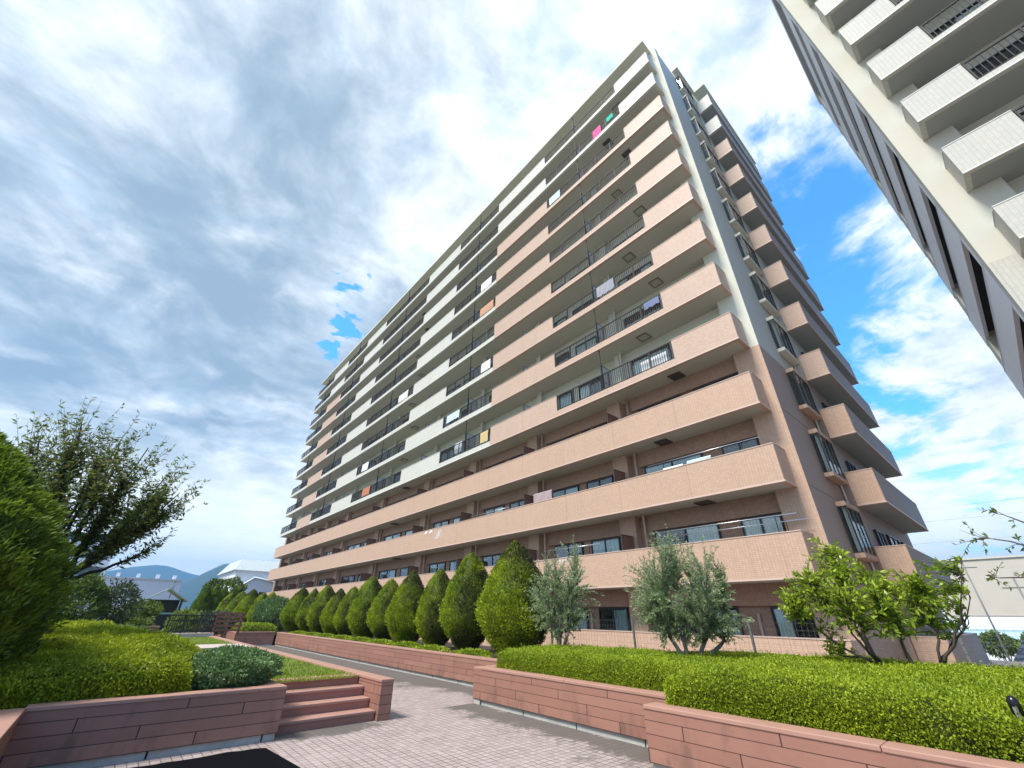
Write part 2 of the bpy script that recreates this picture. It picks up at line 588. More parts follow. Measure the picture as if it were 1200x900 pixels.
M_stone = stonewall()
M_cope = plain('red_stone_coping', (.365, .20, .148), .6, var=.16, scale=4, bump=.25)
M_conc = plain('old_concrete', (.40, .39, .35), .9, var=.35, scale=5, bump=.6)
M_step = plain('red_step_stone', (.31, .14, .10), .6, var=.18, scale=4, bump=.25)


def paving():
    mt, n, b = new_mat('square_pavers')
    t = n.node('ShaderNodeTexCoord')
    s = n.node('ShaderNodeSeparateXYZ')
    n.l.new(t.outputs['Object'], s.inputs[0])
    a = 0.108
    wob = n.m('MULTIPLY', n.m('SUBTRACT', n.noise(t.outputs['Object'], 6, 3), .5), .05)
    hx = n.m('ADD', n.m('DIVIDE', s.outputs[0], a), wob)
    hy = n.m('ADD', n.m('DIVIDE', s.outputs[1], a), wob)
    fx, fy = n.m('FRACT', hx), n.m('FRACT', hy)
    j = n.m('MAXIMUM', n.m('LESS_THAN', fx, .11), n.m('LESS_THAN', fy, .11))
    c = n.node('ShaderNodeCombineXYZ')
    n.l.new(n.m('FLOOR', hx), c.inputs[0])
    n.l.new(n.m('FLOOR', hy), c.inputs[1])
    wn = n.node('ShaderNodeTexWhiteNoise', noise_dimensions='2D')
    n.l.new(c.outputs[0], wn.inputs['Vector'])
    col = n.mix(wn.outputs['Value'], (.34, .268, .248), (.44, .352, .327))
    fine = n.noise(t.outputs['Object'], 40, 4, .6)
    col = n.mix(n.m('MULTIPLY', fine, .35), col, (.24, .2, .18))
    jd = n.noise(t.outputs['Object'], 1.7, 5, .7)
    col = n.mix(n.m('MULTIPLY', j, n.m('ADD', n.ramp(jd, .35, .65), .45, clamp=True)), col, (.105, .088, .075))
    # moss and damp stains in patches, thickest along the drip line of the walls
    st = n.noise(t.outputs['Object'], 1.1, 7, .68)
    st2 = n.noise(t.outputs['Object'], 9, 5, .7)
    dx = n.m('MULTIPLY', n.m('ABSOLUTE', n.m('SUBTRACT', s.outputs[0], 6.1)), -1.5)
    strip1 = n.m('MULTIPLY', n.m('EXPONENT', dx), n.m('LESS_THAN', s.outputs[1], 8.6))
    strip2 = n.m('EXPONENT', n.m('MULTIPLY', n.m('ABSOLUTE', n.m('SUBTRACT', s.outputs[0], 7.3)), -1.6))
    d2x = n.m('SUBTRACT', s.outputs[0], 3.2)
    d2y = n.m('SUBTRACT', s.outputs[1], 8.1)
    spot = n.m('EXPONENT', n.m('MULTIPLY', n.m('ADD', n.m('MULTIPLY', d2x, d2x), n.m('MULTIPLY', n.m('MULTIPLY', d2y, d2y), 6.0)), -.8))
    far = n.m('MULTIPLY', n.ramp(s.outputs[1], 9.0, 16.0), .30)
    k = n.m('ADD', n.m('MULTIPLY', n.m('MAXIMUM', n.m('MAXIMUM', strip1, strip2), spot), .42), far)
    msk = n.ramp(n.m('ADD', n.m('ADD', n.m('MULTIPLY', st, .62), n.m('MULTIPLY', st2, .38)), k), .64, .80)
    dirt = n.ramp(n.noise(t.outputs['Object'], 2.6, 8, .7), .48, .72)
    col = n.mix(n.m('MULTIPLY', dirt, .30), col, (.16, .135, .115))
    col = n.mix(n.m('MULTIPLY', msk, .85), col, (.075, .066, .053))
    n.l.new(col, b.inputs['Base Color'])
    b.inputs['Roughness'].default_value = .75
    bp = n.node('ShaderNodeBump')
    bp.inputs['Strength'].default_value = .6
    bp.inputs['Distance'].default_value = .01
    n.l.new(n.m('ADD', n.m('SUBTRACT', 1.0, j), n.m('MULTIPLY', fine, .3)), bp.inputs['Height'])
    n.l.new(bp.outputs[0], b.inputs['Normal'])
    return mt


M_pave = paving()


def groundmat(name, cols, sc=.02):
    mt, n, b = new_mat(name)
    t = n.node('ShaderNodeTexCoord')
    f = n.noise(t.outputs['Object'], sc, 8, .65)
    g = n.noise(t.outputs['Object'], sc * 9, 6, .6)
    c = n.mix(n.ramp(f, .35, .65), cols[0], cols[1])
    c = n.mix(n.ramp(g, .45, .7), c, cols[2])
    n.l.new(c, b.inputs['Base Color'])
    b.inputs['Roughness'].default_value = .95
    return mt


# ------------------------------------------------------------------ ground
g = MB()
g.quad((-9000, -9000, -6), (9000, -9000, -6), (9000, 9000, -6), (-9000, 9000, -6))
tag(g.build('ground', groundmat('town_ground', ((.10, .12, .06), (.16, .15, .13), (.22, .21, .2)))), kind='structure')
pv = MB()
pv.box(-14, 32, -60, 78, -5.9, 0.0)
tag(pv.build('paved_terrace', M_pave), kind='structure')

asp = MB()
edge = [(-.34, 7.80)]
xx = -.3
while xx < 2.2:
    edge.append((xx, 7.74 + random.uniform(-.035, .03)))
    xx += .16
edge.append((2.22, 7.66))
pts = [(-.34, 3.0), (2.6, 3.0), (2.38, 6.0)] + edge[::-1]
asp.prism(pts, .001, .005)
tag(asp.build('asphalt_path', M_asph), kind='structure')

LAWN_Z = .55
M_lawn = groundmat('lawn_soil', ((.10, .15, .02), (.17, .22, .03), (.13, .17, .03)), .8)
lw_ = MB()
lw_.box(-13, 4.07, 9.56, 40, .02, LAWN_Z)
lw_.box(-13, 2.38, 8.26, 9.56, .02, LAWN_Z)
tag(lw_.build('lawn', M_lawn), kind='structure')
pth = MB()
pth.box(-13, 4.07, 18.2, 20.2, LAWN_Z, LAWN_Z + .045)
M_path = plain('pink_paving', (.45, .37, .33), .8, var=.15, scale=3, bump=.3)
tag(pth.build('garden_path', M_path), kind='structure')

gb = 46000
gx_ = rng.uniform(-1.5, 4.0, gb)
gy_ = 9.1 + 17.5 * rng.random(gb) ** 1.5
ok = ~((gy_ > 18.2) & (gy_ < 20.2))
Cg = np.stack([gx_, gy_, np.full(gb, LAWN_Z)], 1)[ok]
Ag = np.stack([rng.normal(0, .5, len(Cg)), rng.normal(0, .5, len(Cg)), np.ones(len(Cg))], 1)
V, Q = leaves(Cg, Ag, rng.uniform(.03, .065, len(Cg)), .012)
tg = np.clip(vnoise(Cg, 1.2) * .8 + rng.random(len(Cg)) * .45 - .1, 0, 1)
tag(np_mesh('lawn_grass', V, Q, M_grass, attrs={'tint': np.repeat(tg, 4)}), 'short yellowish green lawn grass above the stone steps', 'grass', kind='stuff')

# planted soil behind the right-hand walls
sl = MB()
sl.prism([(7.9, 8.62), (11.6, 8.62), (11.6, 60), (6.7, 60), (6.7, 37), (5.9, 37), (5.9, 30.1), (7.9, 30.1)], .01, .56)
sl.prism([(6.6, 3.9), (11.6, 3.9), (11.6, 8.6), (6.6, 8.6)], .01, .56)
sl.prism([(5.75, -6), (11.6, -6), (11.6, 3.88), (5.75, 3.88)], .01, .56)
tag(sl.build('planting_soil', M_soil), kind='structure')

# ------------------------------------------------------------------ garden walls
def wall_run(name, label, p, q, thick, side, z1=.64, group=None, foot=True):
    """clad wall from p to q (its visible face); side=+1 puts the thickness to the left of p->q"""
    d = Vector((q[0] - p[0], q[1] - p[1]))
    L = d.length
    ang = math.atan2(d.y, d.x)
    t = empty(name, (p[0], p[1], 0), label, 'garden wall', group)
    t.rotation_euler = (0, 0, ang)
    s0, s1 = (0, thick) if side > 0 else (-thick, 0)
    MB().box(0, L, s0, s1, .085 if foot else .004, z1 - .045).build('cladding', M_stone, t)
    cp = MB()
    a = 0
    i = 0
    while a < L - .01:
        b_ = min(L, a + 2.4)
        cp.box(a + .003, b_ - .003, s0 - .012, s1 + .012, z1 - .045, z1)
        a = b_
    cp.build('coping', M_cope, t, bevel=.008)
    if not foot:
        return t
    ft = MB()
    a = 0
    while a < L - .01:
        b_ = min(L, a + 1.3)
        ft.box(a + (.012 if a else .02), b_ - .012, s0 + .035, s1 - .02, 0, .085)
        a = b_
    ft.build('footing', M_conc, t)
    return t


G_W = 'reddish stone planter walls round the garden'
wall_run('planter_wall', 'nearest reddish stone planter wall, under the bright green hedge at bottom right', (5.5, 3.82), (5.5, -4), .25, 1, .64, G_W)
wall_run('planter_wall', 'reddish stone planter wall with four plank courses below the middle hedge', (6.36, 8.36), (6.33, 3.83), .25, 1, .64, G_W)
wall_run('planter_wall', 'short end wall of the middle hedge bed, facing the cypress row', (7.64, 8.62), (6.37, 8.62), .25, 1, .63, G_W)
wall_run('planter_wall', 'long reddish stone wall below the row of clipped cypresses', (7.65, 29.3), (7.65, 8.62), .25, 1, .64, G_W)
wall_run('planter_wall', 'short brown stone wall of the far hedge bed, facing the steps', (5.72, 29.9), (7.6, 29.55), .22, 1, .66, G_W)
wall_run('planter_wall', 'side wall of the far hedge bed running back along the path', (5.72, 38), (5.72, 30.1), .22, 1, .64, G_W)
wall_run('planter_wall', 'dark reddish stone wall with joints, left of the steps', (-.36, 8.0), (2.42, 8.0), .25, 1, .64, G_W)
wall_run('planter_wall', 'side wall of the left planter beside the stone steps', (2.40, 8.25), (2.40, 9.3), .2, 1, .635, G_W)
wall_run('planter_wall', 'cut-off reddish wall at the bottom left corner of the photo', (-.36, 2.0), (-.36, 7.99), .25, 1, .64, G_W)
wall_run('planter_wall', 'long low stone kerb of the lawn, starting at the pillar beside the steps', (4.31, 8.24), (4.31, 34), .23, 1, .585, G_W, False)

st = empty('stone_steps', (2.45, 8.3, 0), 'four reddish stone steps leading up to the lawn', 'steps')
for i in range(4):
    s_ = MB()
    y0 = .02 + i * .30
    s_.box(.0, 1.62, y0 + .025, y0 + .30 + (.05 if i < 3 else 0), i * .143, (i + 1) * .143 - .04)
    s_.build('riser', M_step, st)
    t_ = MB()
    t_.box(.0, 1.62, y0, y0 + (.335 if i < 3 else .32), (i + 1) * .143 - .038, (i + 1) * .143)
    t_.build('tread', M_cope, st, bevel=.006)

# ------------------------------------------------------------------ apartment buildings
def railing(parent, x, y0, y1, z0, z1, mat, step=.115):
    m_ = MB()
    if y0 > y1: y0, y1 = y1, y0
    m_.box(x - .03, x + .03, y0, y1, z1 - .045, z1)
    m_.box(x - .018, x + .018, y0, y1, z0 + .06, z0 + .095)
    n = max(1, round((y1 - y0) / 1.22))
    for i in range(n + 1):
        yy = y0 + (y1 - y0) * i / n
        yy = min(max(yy, y0 + .025), y1 - .025)
        m_.box(x - .025, x + .025, yy - .022, yy + .022, z0, z1 - .045)
    k = int((y1 - y0) / step)
    for i in range(1, k):
        yy = y0 + (y1 - y0) * i / k
        m_.box(x - .011, x + .011, yy - .011, yy + .011, z0 + .095, z1 - .045)
    return m_.build('railing', mat, parent)


def window(parent, x, y0, y1, z0, z1, kind=0, name='window', face='x'):
    """sliding window in a dark frame: dark panel as unlit room, curtain, glass.  face x: looks towards -x; face y: towards -y"""
    W_, H_ = y1 - y0, z1 - z0

    def bx(m_, d0, d1, a0, a1, b0, b1):
        if face == 'x':
            m_.box(x - d1, x - d0, a0, a1, b0, b1)
        else:
            m_.box(a0, a1, x - d1, x - d0, b0, b1)
    f = MB()
    bx(f, .004, .10, y0, y0 + .05, z0, z1)
    bx(f, .004, .10, y1 - .05, y1, z0, z1)
    bx(f, .004, .10, y0 + .05, y1 - .05, z1 - .05, z1)
    bx(f, .004, .10, y0 + .05, y1 - .05, z0, z0 + .05)
    ym = (y0 + y1) / 2
    bx(f, .045, .095, ym - .03, ym + .03, z0 + .05, z1 - .05)
    o = f.build(name, M_frame, parent)
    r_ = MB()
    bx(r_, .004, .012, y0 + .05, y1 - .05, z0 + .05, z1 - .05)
    r_.build('unlit_room_panel', M_unlit_room, o)
    if kind:
        c = MB()
        spans = {1: [(0, 1)], 2: [(0, .48)], 3: [(.52, 1)], 4: [(0, .3), (.75, 1)], 5: [(0.05, .95)]}[kind]
        for a, b_ in spans:
            q0, q1 = y0 + .055 + a * (W_ - .11), y0 + .055 + b_ * (W_ - .11)
            nf = max(4, int((q1 - q0) / .055))
            for i_ in range(nf):
                ya, yb = q0 + (q1 - q0) * i_ / nf, q0 + (q1 - q0) * (i_ + 1) / nf
                da, db = (.018, .046) if i_ % 2 else (.046, .018)
                if face == 'x':
                    c.quad((x - da, ya, z0 + .07), (x - da, ya, z1 - .09), (x - db, yb, z1 - .09), (x - db, yb, z0 + .07))
                else:
                    c.quad((ya, x - da, z0 + .07), (ya, x - da, z1 - .09), (yb, x - db, z1 - .09), (yb, x - db, z0 + .07))
        c.build('curtain', M_curtb if random.random() < .3 else M_curt, o)
    p_ = MB()
    bx(p_, .055, .063, y0 + .05, ym - .03, z0 + .05, z1 - .05)
    bx(p_, .055, .063, ym + .03, y1 - .05, z0 + .05, z1 - .05)
    p_.build('pane', M_glass, o)
    return o


def merged_windows(parent, lst, x):
    """windows beyond the hundred that show largest"""
    m_ = MB()
    for (y0, y1, z0, z1, k) in lst:
        m_.box(x - .09, x - .004, y0, y0 + .05, z0, z1, 0)
        m_.box(x - .09, x - .004, y1 - .05, y1, z0, z1, 0)
        m_.box(x - .09, x - .004, y0 + .05, y1 - .05, z1 - .05, z1, 0)
        m_.box(x - .09, x - .004, y0 + .05, y1 - .05, z0, z0 + .05, 0)
        m_.box(x - .08, x - .03, (y0 + y1) / 2 - .03, (y0 + y1) / 2 + .03, z0 + .05, z1 - .05, 0)
        m_.box(x - .012, x - .004, y0 + .05, y1 - .05, z0 + .05, z1 - .05, 1)
        if k:
            m_.box(x - .03, x - .018, y0 + .06, y0 + (y1 - y0) * (.45 if k == 2 else .97), z0 + .06, z1 - .08, 2)
        m_.box(x - .063, x - .055, y0 + .05, (y0 + y1) / 2 - .03, z0 + .05, z1 - .05, 3)
        m_.box(x - .063, x - .055, (y0 + y1) / 2 + .03, y1 - .05, z0 + .05, z1 - .05, 3)
    return tag(m_.build('window', [M_frame, M_unlit_room, M_curt, M_glass], parent), kind='stuff')


X0, YC = 15.496, 4.186
L = 66.8
TB = [6.8, 13.0, 19.3, 25.8, 34.3, 43.0, 49.5, 56.0, 62.5]          # party walls between flats
A = empty('apartment_building', (X0, YC, 0), 'thirteen storey pink and white apartment block with long balconies, behind the cypresses', 'apartment building')
Zt = lambda n: 3.985 + 2.9 * (n - 2)
Sl = lambda n: Zt(n) - 1.34
Fl = lambda n: Zt(n) - 1.10
ROOF = 37.68
DEP = 15.6
WB = 1.45
# body
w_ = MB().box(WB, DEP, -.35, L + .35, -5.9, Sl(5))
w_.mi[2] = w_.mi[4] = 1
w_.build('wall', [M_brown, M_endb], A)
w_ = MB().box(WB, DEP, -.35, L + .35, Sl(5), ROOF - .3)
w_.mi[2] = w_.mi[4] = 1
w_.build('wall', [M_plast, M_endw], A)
for y0, y1 in ((-.352, .70), (L - .70, L + .352)):
    m_ = MB().box(1.02, WB - .001, y0, y1, -5.9, Sl(5))
    m_.mi[2] = m_.mi[4] = 1
    m_.build('corner_column', [M_beige, M_endb], A)
    m_ = MB().box(1.02, WB - .001, y0, y1, Sl(5), ROOF + .08)
    m_.mi[2] = m_.mi[4] = 1
    m_.build('corner_column', [M_plast, M_endw], A)
# front skin of the end wall, and its floor joints
M_joint = plain('joint_sealant', (.20, .14, .11), .8)
for n in range(2, 5):
    MB().box(1.012, 5.6, -.358, -.353, Sl(n) + .02, Sl(n) + .04).build('wall_joint', M_joint, A)
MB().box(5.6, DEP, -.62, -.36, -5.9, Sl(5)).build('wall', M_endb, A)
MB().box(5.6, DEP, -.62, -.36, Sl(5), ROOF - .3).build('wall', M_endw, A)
# roof slab over the balconies, roof parapet
MB().box(-.03, DEP + .3, -.02, L + .02, ROOF - .2, ROOF).build('roof', M_plast, A)
MB().box(3.3, 5.9, -.80, -.36, ROOF - .2, ROOF - .02).build('roof', M_plast, A)
MB().box(5.9, DEP, -1.58, -.63, ROOF - .2, ROOF - .01).build('roof', M_plast, A)
# pilasters and rain pipes at the party walls
for b_ in TB:
    MB().box(1.06, WB - .001, b_ - .2, b_ + .62, -.5, Sl(5)).build('pilaster', M_beige, A)
    MB().box(1.18, WB - .001, b_ - .48, b_ - .18, Sl(5), ROOF - .21).build('pilaster', M_plast, A)
    for z0_, z1_, mt in ((0, Sl(5), M_pipe), (Sl(5), ROOF - .21, M_pipew)):
        MB().tube([(1.12, b_ - .62, z0_), (1.12, b_ - .62, z1_)], .055, 8).build('drainpipe', mt, A)
RAILS = [(2.72, 10.0), (16.15, 22.55), (28.9, 40.0), (46.0, 53.1), (59.0, L)]
PANELS = [(0.0, 2.72, 'p'), (10.0, 16.15, 'p'), (22.55, 28.9, 'w'), (40.0, 46.0, 'w'), (53.1, 59.0, 'p')]
wins = []


def parapet(parent, y0, y1, n, mat, lip, ends=()):
    z0, z1 = Sl(n), Zt(n)
    m_ = MB()
    m_.box(0, .15, y0, y1, z0, z1, 0)
    m_.box(-.022, 0, y0, y1, z0, z0 + .055, 1)                     # drip edge
    m_.box(-.018, .168, y0, y1, z1, z1 + .028, 1)                   # coping
    for e in ends:
        a, b_ = (y0, y0 + .15) if e == 0 else (y1 - .15, y1)
        m_.box(.15, 1.02, a, b_, z0, z1, 0)
        m_.box(.168, 1.02, a - .015, b_ + .015, z1, z1 + .028, 1)
        yo = a - .02 if e == 0 else b_
        m_.box(-.02, 1.02, yo, yo + .02, z0, z0 + .055, 1)
    return m_.build('parapet', [mat, lip], parent)


for n in range(2, 14):
    sb = MB()
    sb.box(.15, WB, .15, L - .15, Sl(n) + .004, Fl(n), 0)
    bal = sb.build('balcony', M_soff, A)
    if n <= 4:
        parapet(bal, 0, L, n, M_beige, M_lip, (0, 1))
    else:
        for (y0, y1, c) in PANELS:
            pink = c == 'p' and n <= 11
            parapet(bal, y0, y1, n, M_pink if pink else M_white, M_lip if pink else M_lipw, (0,) if y0 == 0 else ())
        for (y0, y1) in RAILS:
            pink = (y0 < 5 or (y0 > 58 and False)) and n <= 11
            cb = MB()
            cb.box(0, .15, y0, y1, Sl(n), Zt(n) - .97, 0)
            cb.box(-.022, 0, y0, y1, Sl(n), Sl(n) + .055, 1)
            cb.build('slab_edge', [M_pink if pink else M_white, M_lip if pink else M_lipw], bal)
            railing(bal, .06, y0 + .01, y1 - .01, Zt(n) - .97, Zt(n), M_rail, .115 if y0 < 30 else .16)
    # partitions between flats
    for i, b_ in enumerate(TB):
        inrail = any(a < b_ < c for a, c in RAILS)
        m_ = MB()
        if n <= 4:
            zt = Zt(n) + .72
            m_.box(.22, 1.05, b_ - .02, b_ + .02, Fl(n) + .1, zt - .03, 0)
            m_.box(.18, .22, b_ - .03, b_ + .03, Fl(n), zt, 1)
            m_.box(.22, 1.05, b_ - .03, b_ + .03, zt - .03, zt, 1)
            m_.build('partition', [M_panelb, M_rail], bal)
        else:
            zt = Zt(n) + .62
            m_.box(.20, .95, b_ - .015, b_ + .015, Fl(n) + .12, zt - .03, 0)
            m_.box(.16, .20, b_ - .03, b_ + .03, Fl(n), zt, 1)
            m_.box(.20, .95, b_ - .025, b_ + .025, zt - .03, zt, 1)
            m_.box(.20, .95, b_ - .022, b_ + .022, Fl(n) + .7, Fl(n) + .74, 1)
            m_.box(.95, .99, b_ - .025, b_ + .025, Fl(n), zt, 1)
            if inrail:
                m_.box(.095, .145, b_ - .025, b_ + .025, Zt(n) - .969, Sl(n + 1) - .002 if n < 13 else ROOF - .2, 1)
            m_.build('partition', [M_panelg, M_rail], bal)
    # escape hatches in the slab undersides
    hy = 2.9 if n % 2 else 4.15
    for (a, b_) in ((hy, hy + .6), (hy + 26, hy + 26.6)):
        hm = MB()
        hm.box(.55, .61, a, b_, Sl(n) - .05, Sl(n) + .003, 0)
        hm.box(1.09, 1.15, a, b_, Sl(n) - .05, Sl(n) + .003, 0)
        hm.box(.61, 1.09, a, a + .06, Sl(n) - .05, Sl(n) + .003, 0)
        hm.box(.61, 1.09, b_ - .06, b_, Sl(n) - .05, Sl(n) + .003, 0)
        hm.box(.61, 1.09, a + .06, b_ - .06, Sl(n) - .02, Sl(n) + .003, 1)
        hm.build('escape_hatch', [M_hatch if n in (5, 4, 3, 12, 11) else M_hatchf, M_hatch if n in (5, 4, 3, 12, 11) else M_hatchl], bal)

# windows of every flat
bounds = [-.1] + TB + [L]
for n in range(1, 14):
    z0 = Fl(n) + .05
    z1 = Fl(n) + 1.95
    for i in range(len(bounds) - 1):
        a, b_ = bounds[i], bounds[i + 1]
        a2 = a + .95
        e2 = b_ - 1.05
        if n == 1 and i == 0:
            w2 = [(.85, 2.0), (3.1, 5.5)]
        elif n == 1 and i == 1:
            w2 = [(7.75, 9.3), (10.0, 11.9)]
        elif n in (2, 3) and i == 0:
            w2 = [(.85, 2.25), (3.1, 5.9)]
        else:
            mid = (a2 + e2) / 2
            w2 = [(a2, a2 + (mid - a2) * .80), (mid + .15, e2)]
        for (y0, y1) in w2:
            wins.append((y0, y1, z0, z1, n))
wins.sort(key=lambda q: math.hypot(q[0] + 4.2, X0) + 1.1 * max(0, q[4] - 4) * 2.9 + (30 if q[4] > 6 else 0))
kinds = [1, 2, 0, 3, 4, 0, 5, 2, 0]
for i, (y0, y1, z0, z1, n) in enumerate(wins[:96]):
    k = (3 if y0 < 3 else 2) if (n == 1 and y0 < 12) else kinds[(i * 7 + n) % 9]
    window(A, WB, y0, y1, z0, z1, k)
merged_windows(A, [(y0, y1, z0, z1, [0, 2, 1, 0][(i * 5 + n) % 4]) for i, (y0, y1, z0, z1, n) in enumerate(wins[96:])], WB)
# dark beam soffit strip above the lower windows is real depth: a lintel stands proud of the wall
for n in range(1, 5):
    for i in range(len(bounds) - 1):
        a = bounds[i] + (.64 if i else .82)
        lt = MB().box(WB - .18, WB - .002, a, bounds[i + 1] - .72, Fl(n) + 1.98, Sl(n + 1) - .002)
        lt.build('lintel', M_brown, A)
for yy in (2.45, 6.1, 9.75, 15.6, 22.1):
    MB().tube([(WB - .07, yy, 0), (WB - .07, yy, 1.75)], .05, 8).build('vent_pipe', M_lip, A)

# terrace wall of the ground floor
tw = MB()
tw.box(0, .16, -.3, L, 0, Zt(1), 0)
tw.box(-.018, .178, -.315, L, Zt(1), Zt(1) + .03, 1)
tw.box(.16, 1.01, -.3, -.14, 0, Zt(1), 0)
tw.build('terrace_wall', [M_beige, M_lip], A)

# end-wall balconies
E0, E1, EU = 5.83, 14.9, -1.55
for n in range(1, 14):
    mt, lp = (M_beige, M_lip) if n <= 4 else ((M_pink, M_lip) if n <= 11 else (M_white, M_lipw))
    z0 = Sl(n) if n > 1 else -5.8
    m_ = MB()
    m_.box(E0, E0 + .15, EU, -.63, z0, Zt(n), 0)
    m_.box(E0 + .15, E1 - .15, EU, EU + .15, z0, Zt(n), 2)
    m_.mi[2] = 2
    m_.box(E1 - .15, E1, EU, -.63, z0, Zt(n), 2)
    m_.box(E0 - .015, E1 + .015, EU - .015, EU + .165, Zt(n), Zt(n) + .028, 1)
    m_.box(E0 - .015, E0 + .165, EU + .165, -.63, Zt(n), Zt(n) + .028, 1)
    m_.box(E1 - .165, E1 + .015, EU + .165, -.63, Zt(n), Zt(n) + .028, 1)
    m_.box(E0 - .022, E0, EU - .02, -.63, z0, z0 + .055, 1)
    m_.box(E0, E1, EU - .022, EU, z0, z0 + .055, 1)
    b = m_.build('balcony', [mt, lp, M_side_shade], A)
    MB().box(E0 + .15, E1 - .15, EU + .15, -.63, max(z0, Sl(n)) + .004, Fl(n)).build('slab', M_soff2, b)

# bay windows and doors on the end wall
for n in range(2, 14):
    zb = Fl(n) + .58
    hd = MB()
    mt = M_beige if n <= 4 else M_plast
    hd.box(3.72, 5.55, -.66, -.36, zb, zb + .16)
    sill = None
    b = hd.build('bay_window', mt, A)
    MB().box(3.72, 5.55, -.66, -.36, zb + 1.78, zb + 1.95).build('bay_head', mt, b)
    f = MB()
    for xx in (3.76, 4.35, 4.93, 5.48):
        f.box(xx, xx + .05, -.645, -.595, zb + .16, zb + 1.78)
    f.box(3.76, 3.80, -.595, -.38, zb + .16, zb + .20)
    for xx in (3.81, 4.40, 4.98):
        f.box(xx, xx + .54 if xx < 4.9 else 5.48, -.64, -.60, zb + .16, zb + .22)
        f.box(xx, xx + .54 if xx < 4.9 else 5.48, -.64, -.60, zb + 1.72, zb + 1.78)
    f.build('frame', M_frame, b)
    MB().box(3.78, 5.50, -.40, -.365, zb + .16, zb + 1.78).build('unlit_room_panel', M_unlit_room, b)
    if n in (2, 3, 5, 7, 8, 11):
        MB().box(3.84, 4.7, -.50, -.48, zb + .2, zb + 1.75).build('curtain', M_curt, b)
    p_ = MB()
    for xx in (3.81, 4.40, 4.98):
        p_.box(xx, min(xx + .53, 5.48), -.625, -.615, zb + .22, zb + 1.72)
    p_.box(3.775, 3.785, -.59, -.38, zb + .20, zb + 1.78)
    p_.build('pane', M_glass, b)
    if n <= 6:
        for (a, b_, zz0, zz1) in ((7.0, 8.2, 0.9, 1.9), (9.2, 11.2, .1, 1.95), (12.2, 13.6, .1, 1.95)):
            window(A, -.62, a, b_, Fl(n) + zz0, Fl(n) + zz1, 0, 'end_window', 'y')
MB().tube([(5.553, -.41, -2), (5.553, -.41, ROOF - .25)], .042, 10).build('drainpipe', M_pipew, A)

# ---- things out on the balconies
def cloth(name, label, x, y0, y1, z1, drop, col, cat='laundry', over=.12):
    """a cloth folded over a rail at x: hangs down outside and inside"""
    nx, nz = 10, 8
    m_ = MB()
    mt = plain(name + '_fabric', col, .9, var=.12, scale=9)
    ys = np.linspace(y0, y1, nx)
    prof = [(x + .07, z1 - drop * .5)] + [(x + .06, z1 - .05), (x, z1 + .015), (x - .06, z1 - .05)] + [(x - .07, z1 - drop * t) for t in (.4, .7, 1.0)]
    P = [[(px - .018 * math.sin(yy * 31 + i * .6) * (i > 3), yy, pz + (.03 * math.sin(yy * 17) if i == len(prof) - 1 else 0)) for yy in ys] for i, (px, pz) in enumerate(prof)]
    for i in range(len(prof) - 1):
        for j in range(nx - 1):
            m_.quad(P[i][j], P[i][j + 1], P[i + 1][j + 1], P[i + 1][j])
    o = m_.build(name, mt, None, (X0, YC, 0))
    so = o.modifiers.new('thickness', 'SOLIDIFY')
    so.thickness = .012
    return tag(o, label, cat)


cloth('towel', 'pink towel hanging over the twelfth floor balcony rail near the roof corner', .06, 4.35, 5.05, Zt(12), 1.0, (.85, .10, .28))
cloth('towel', 'small green towel hanging beside the pink one on a high balcony rail', .06, 3.25, 3.8, Zt(12), .55, (.02, .48, .33))
cloth('sheet', 'blue-white sheet on an eleventh floor rail, left end of the right-hand railing', .06, 8.6, 9.7, Zt(11), .85, (.55, .68, .82))
cloth('sheet', 'white sheet hung over the solid third floor parapet, middle of the facade', .075, 22.2, 23.6, Zt(3) + .03, .25, (.8, .84, .86))
cloth('shirt', 'pale blue shirt hanging low over the third floor parapet beside the white sheet', .075, 21.2, 22.0, Zt(3) + .03, .75, (.62, .72, .78))
cloth('cover', 'white laundry on a tenth floor rail in the second bay', .06, 16.8, 18.3, Zt(10), .9, (.85, .87, .88))
cloth('quilt', 'orange quilt airing on a ninth floor balcony rail in the second bay', .06, 16.4, 18.2, Zt(9), .9, (.50, .27, .16))
cloth('blanket', 'dull blue blanket on a sixth floor rail near the corner', .06, 2.85, 3.7, Zt(6) - .05, .45, (.16, .19, .30))
cloth('quilt', 'rust coloured quilt on a fifth floor rail far down the facade', .06, 35.4, 37.2, Zt(5), .85, (.42, .16, .08))
cloth('blanket', 'yellow blanket on the fifth floor rail in the second bay', .06, 16.4, 17.3, Zt(5) - .06, .8, (.55, .42, .20))
cloth('sheet', 'white sheet drying behind the fifth floor rail of the second bay', .35, 20.0, 20.9, Zt(5) + .25, .8, (.75, .80, .85))
cloth('mat', 'greyish pink mat hung above the third floor parapet', .4, 11.0, 12.4, Zt(3) + .62, .7, (.33, .26, .26))
cloth('towel', 'white and teal towels drying on the third floor beside the corner column', .55, 2.4, 3.4, Zt(3) + .32, .3, (.45, .58, .62))
cloth('cloth', 'white cloth drying on the third floor next to the teal towels', .55, 3.6, 4.5, Zt(3) + .26, .35, (.75, .76, .76))

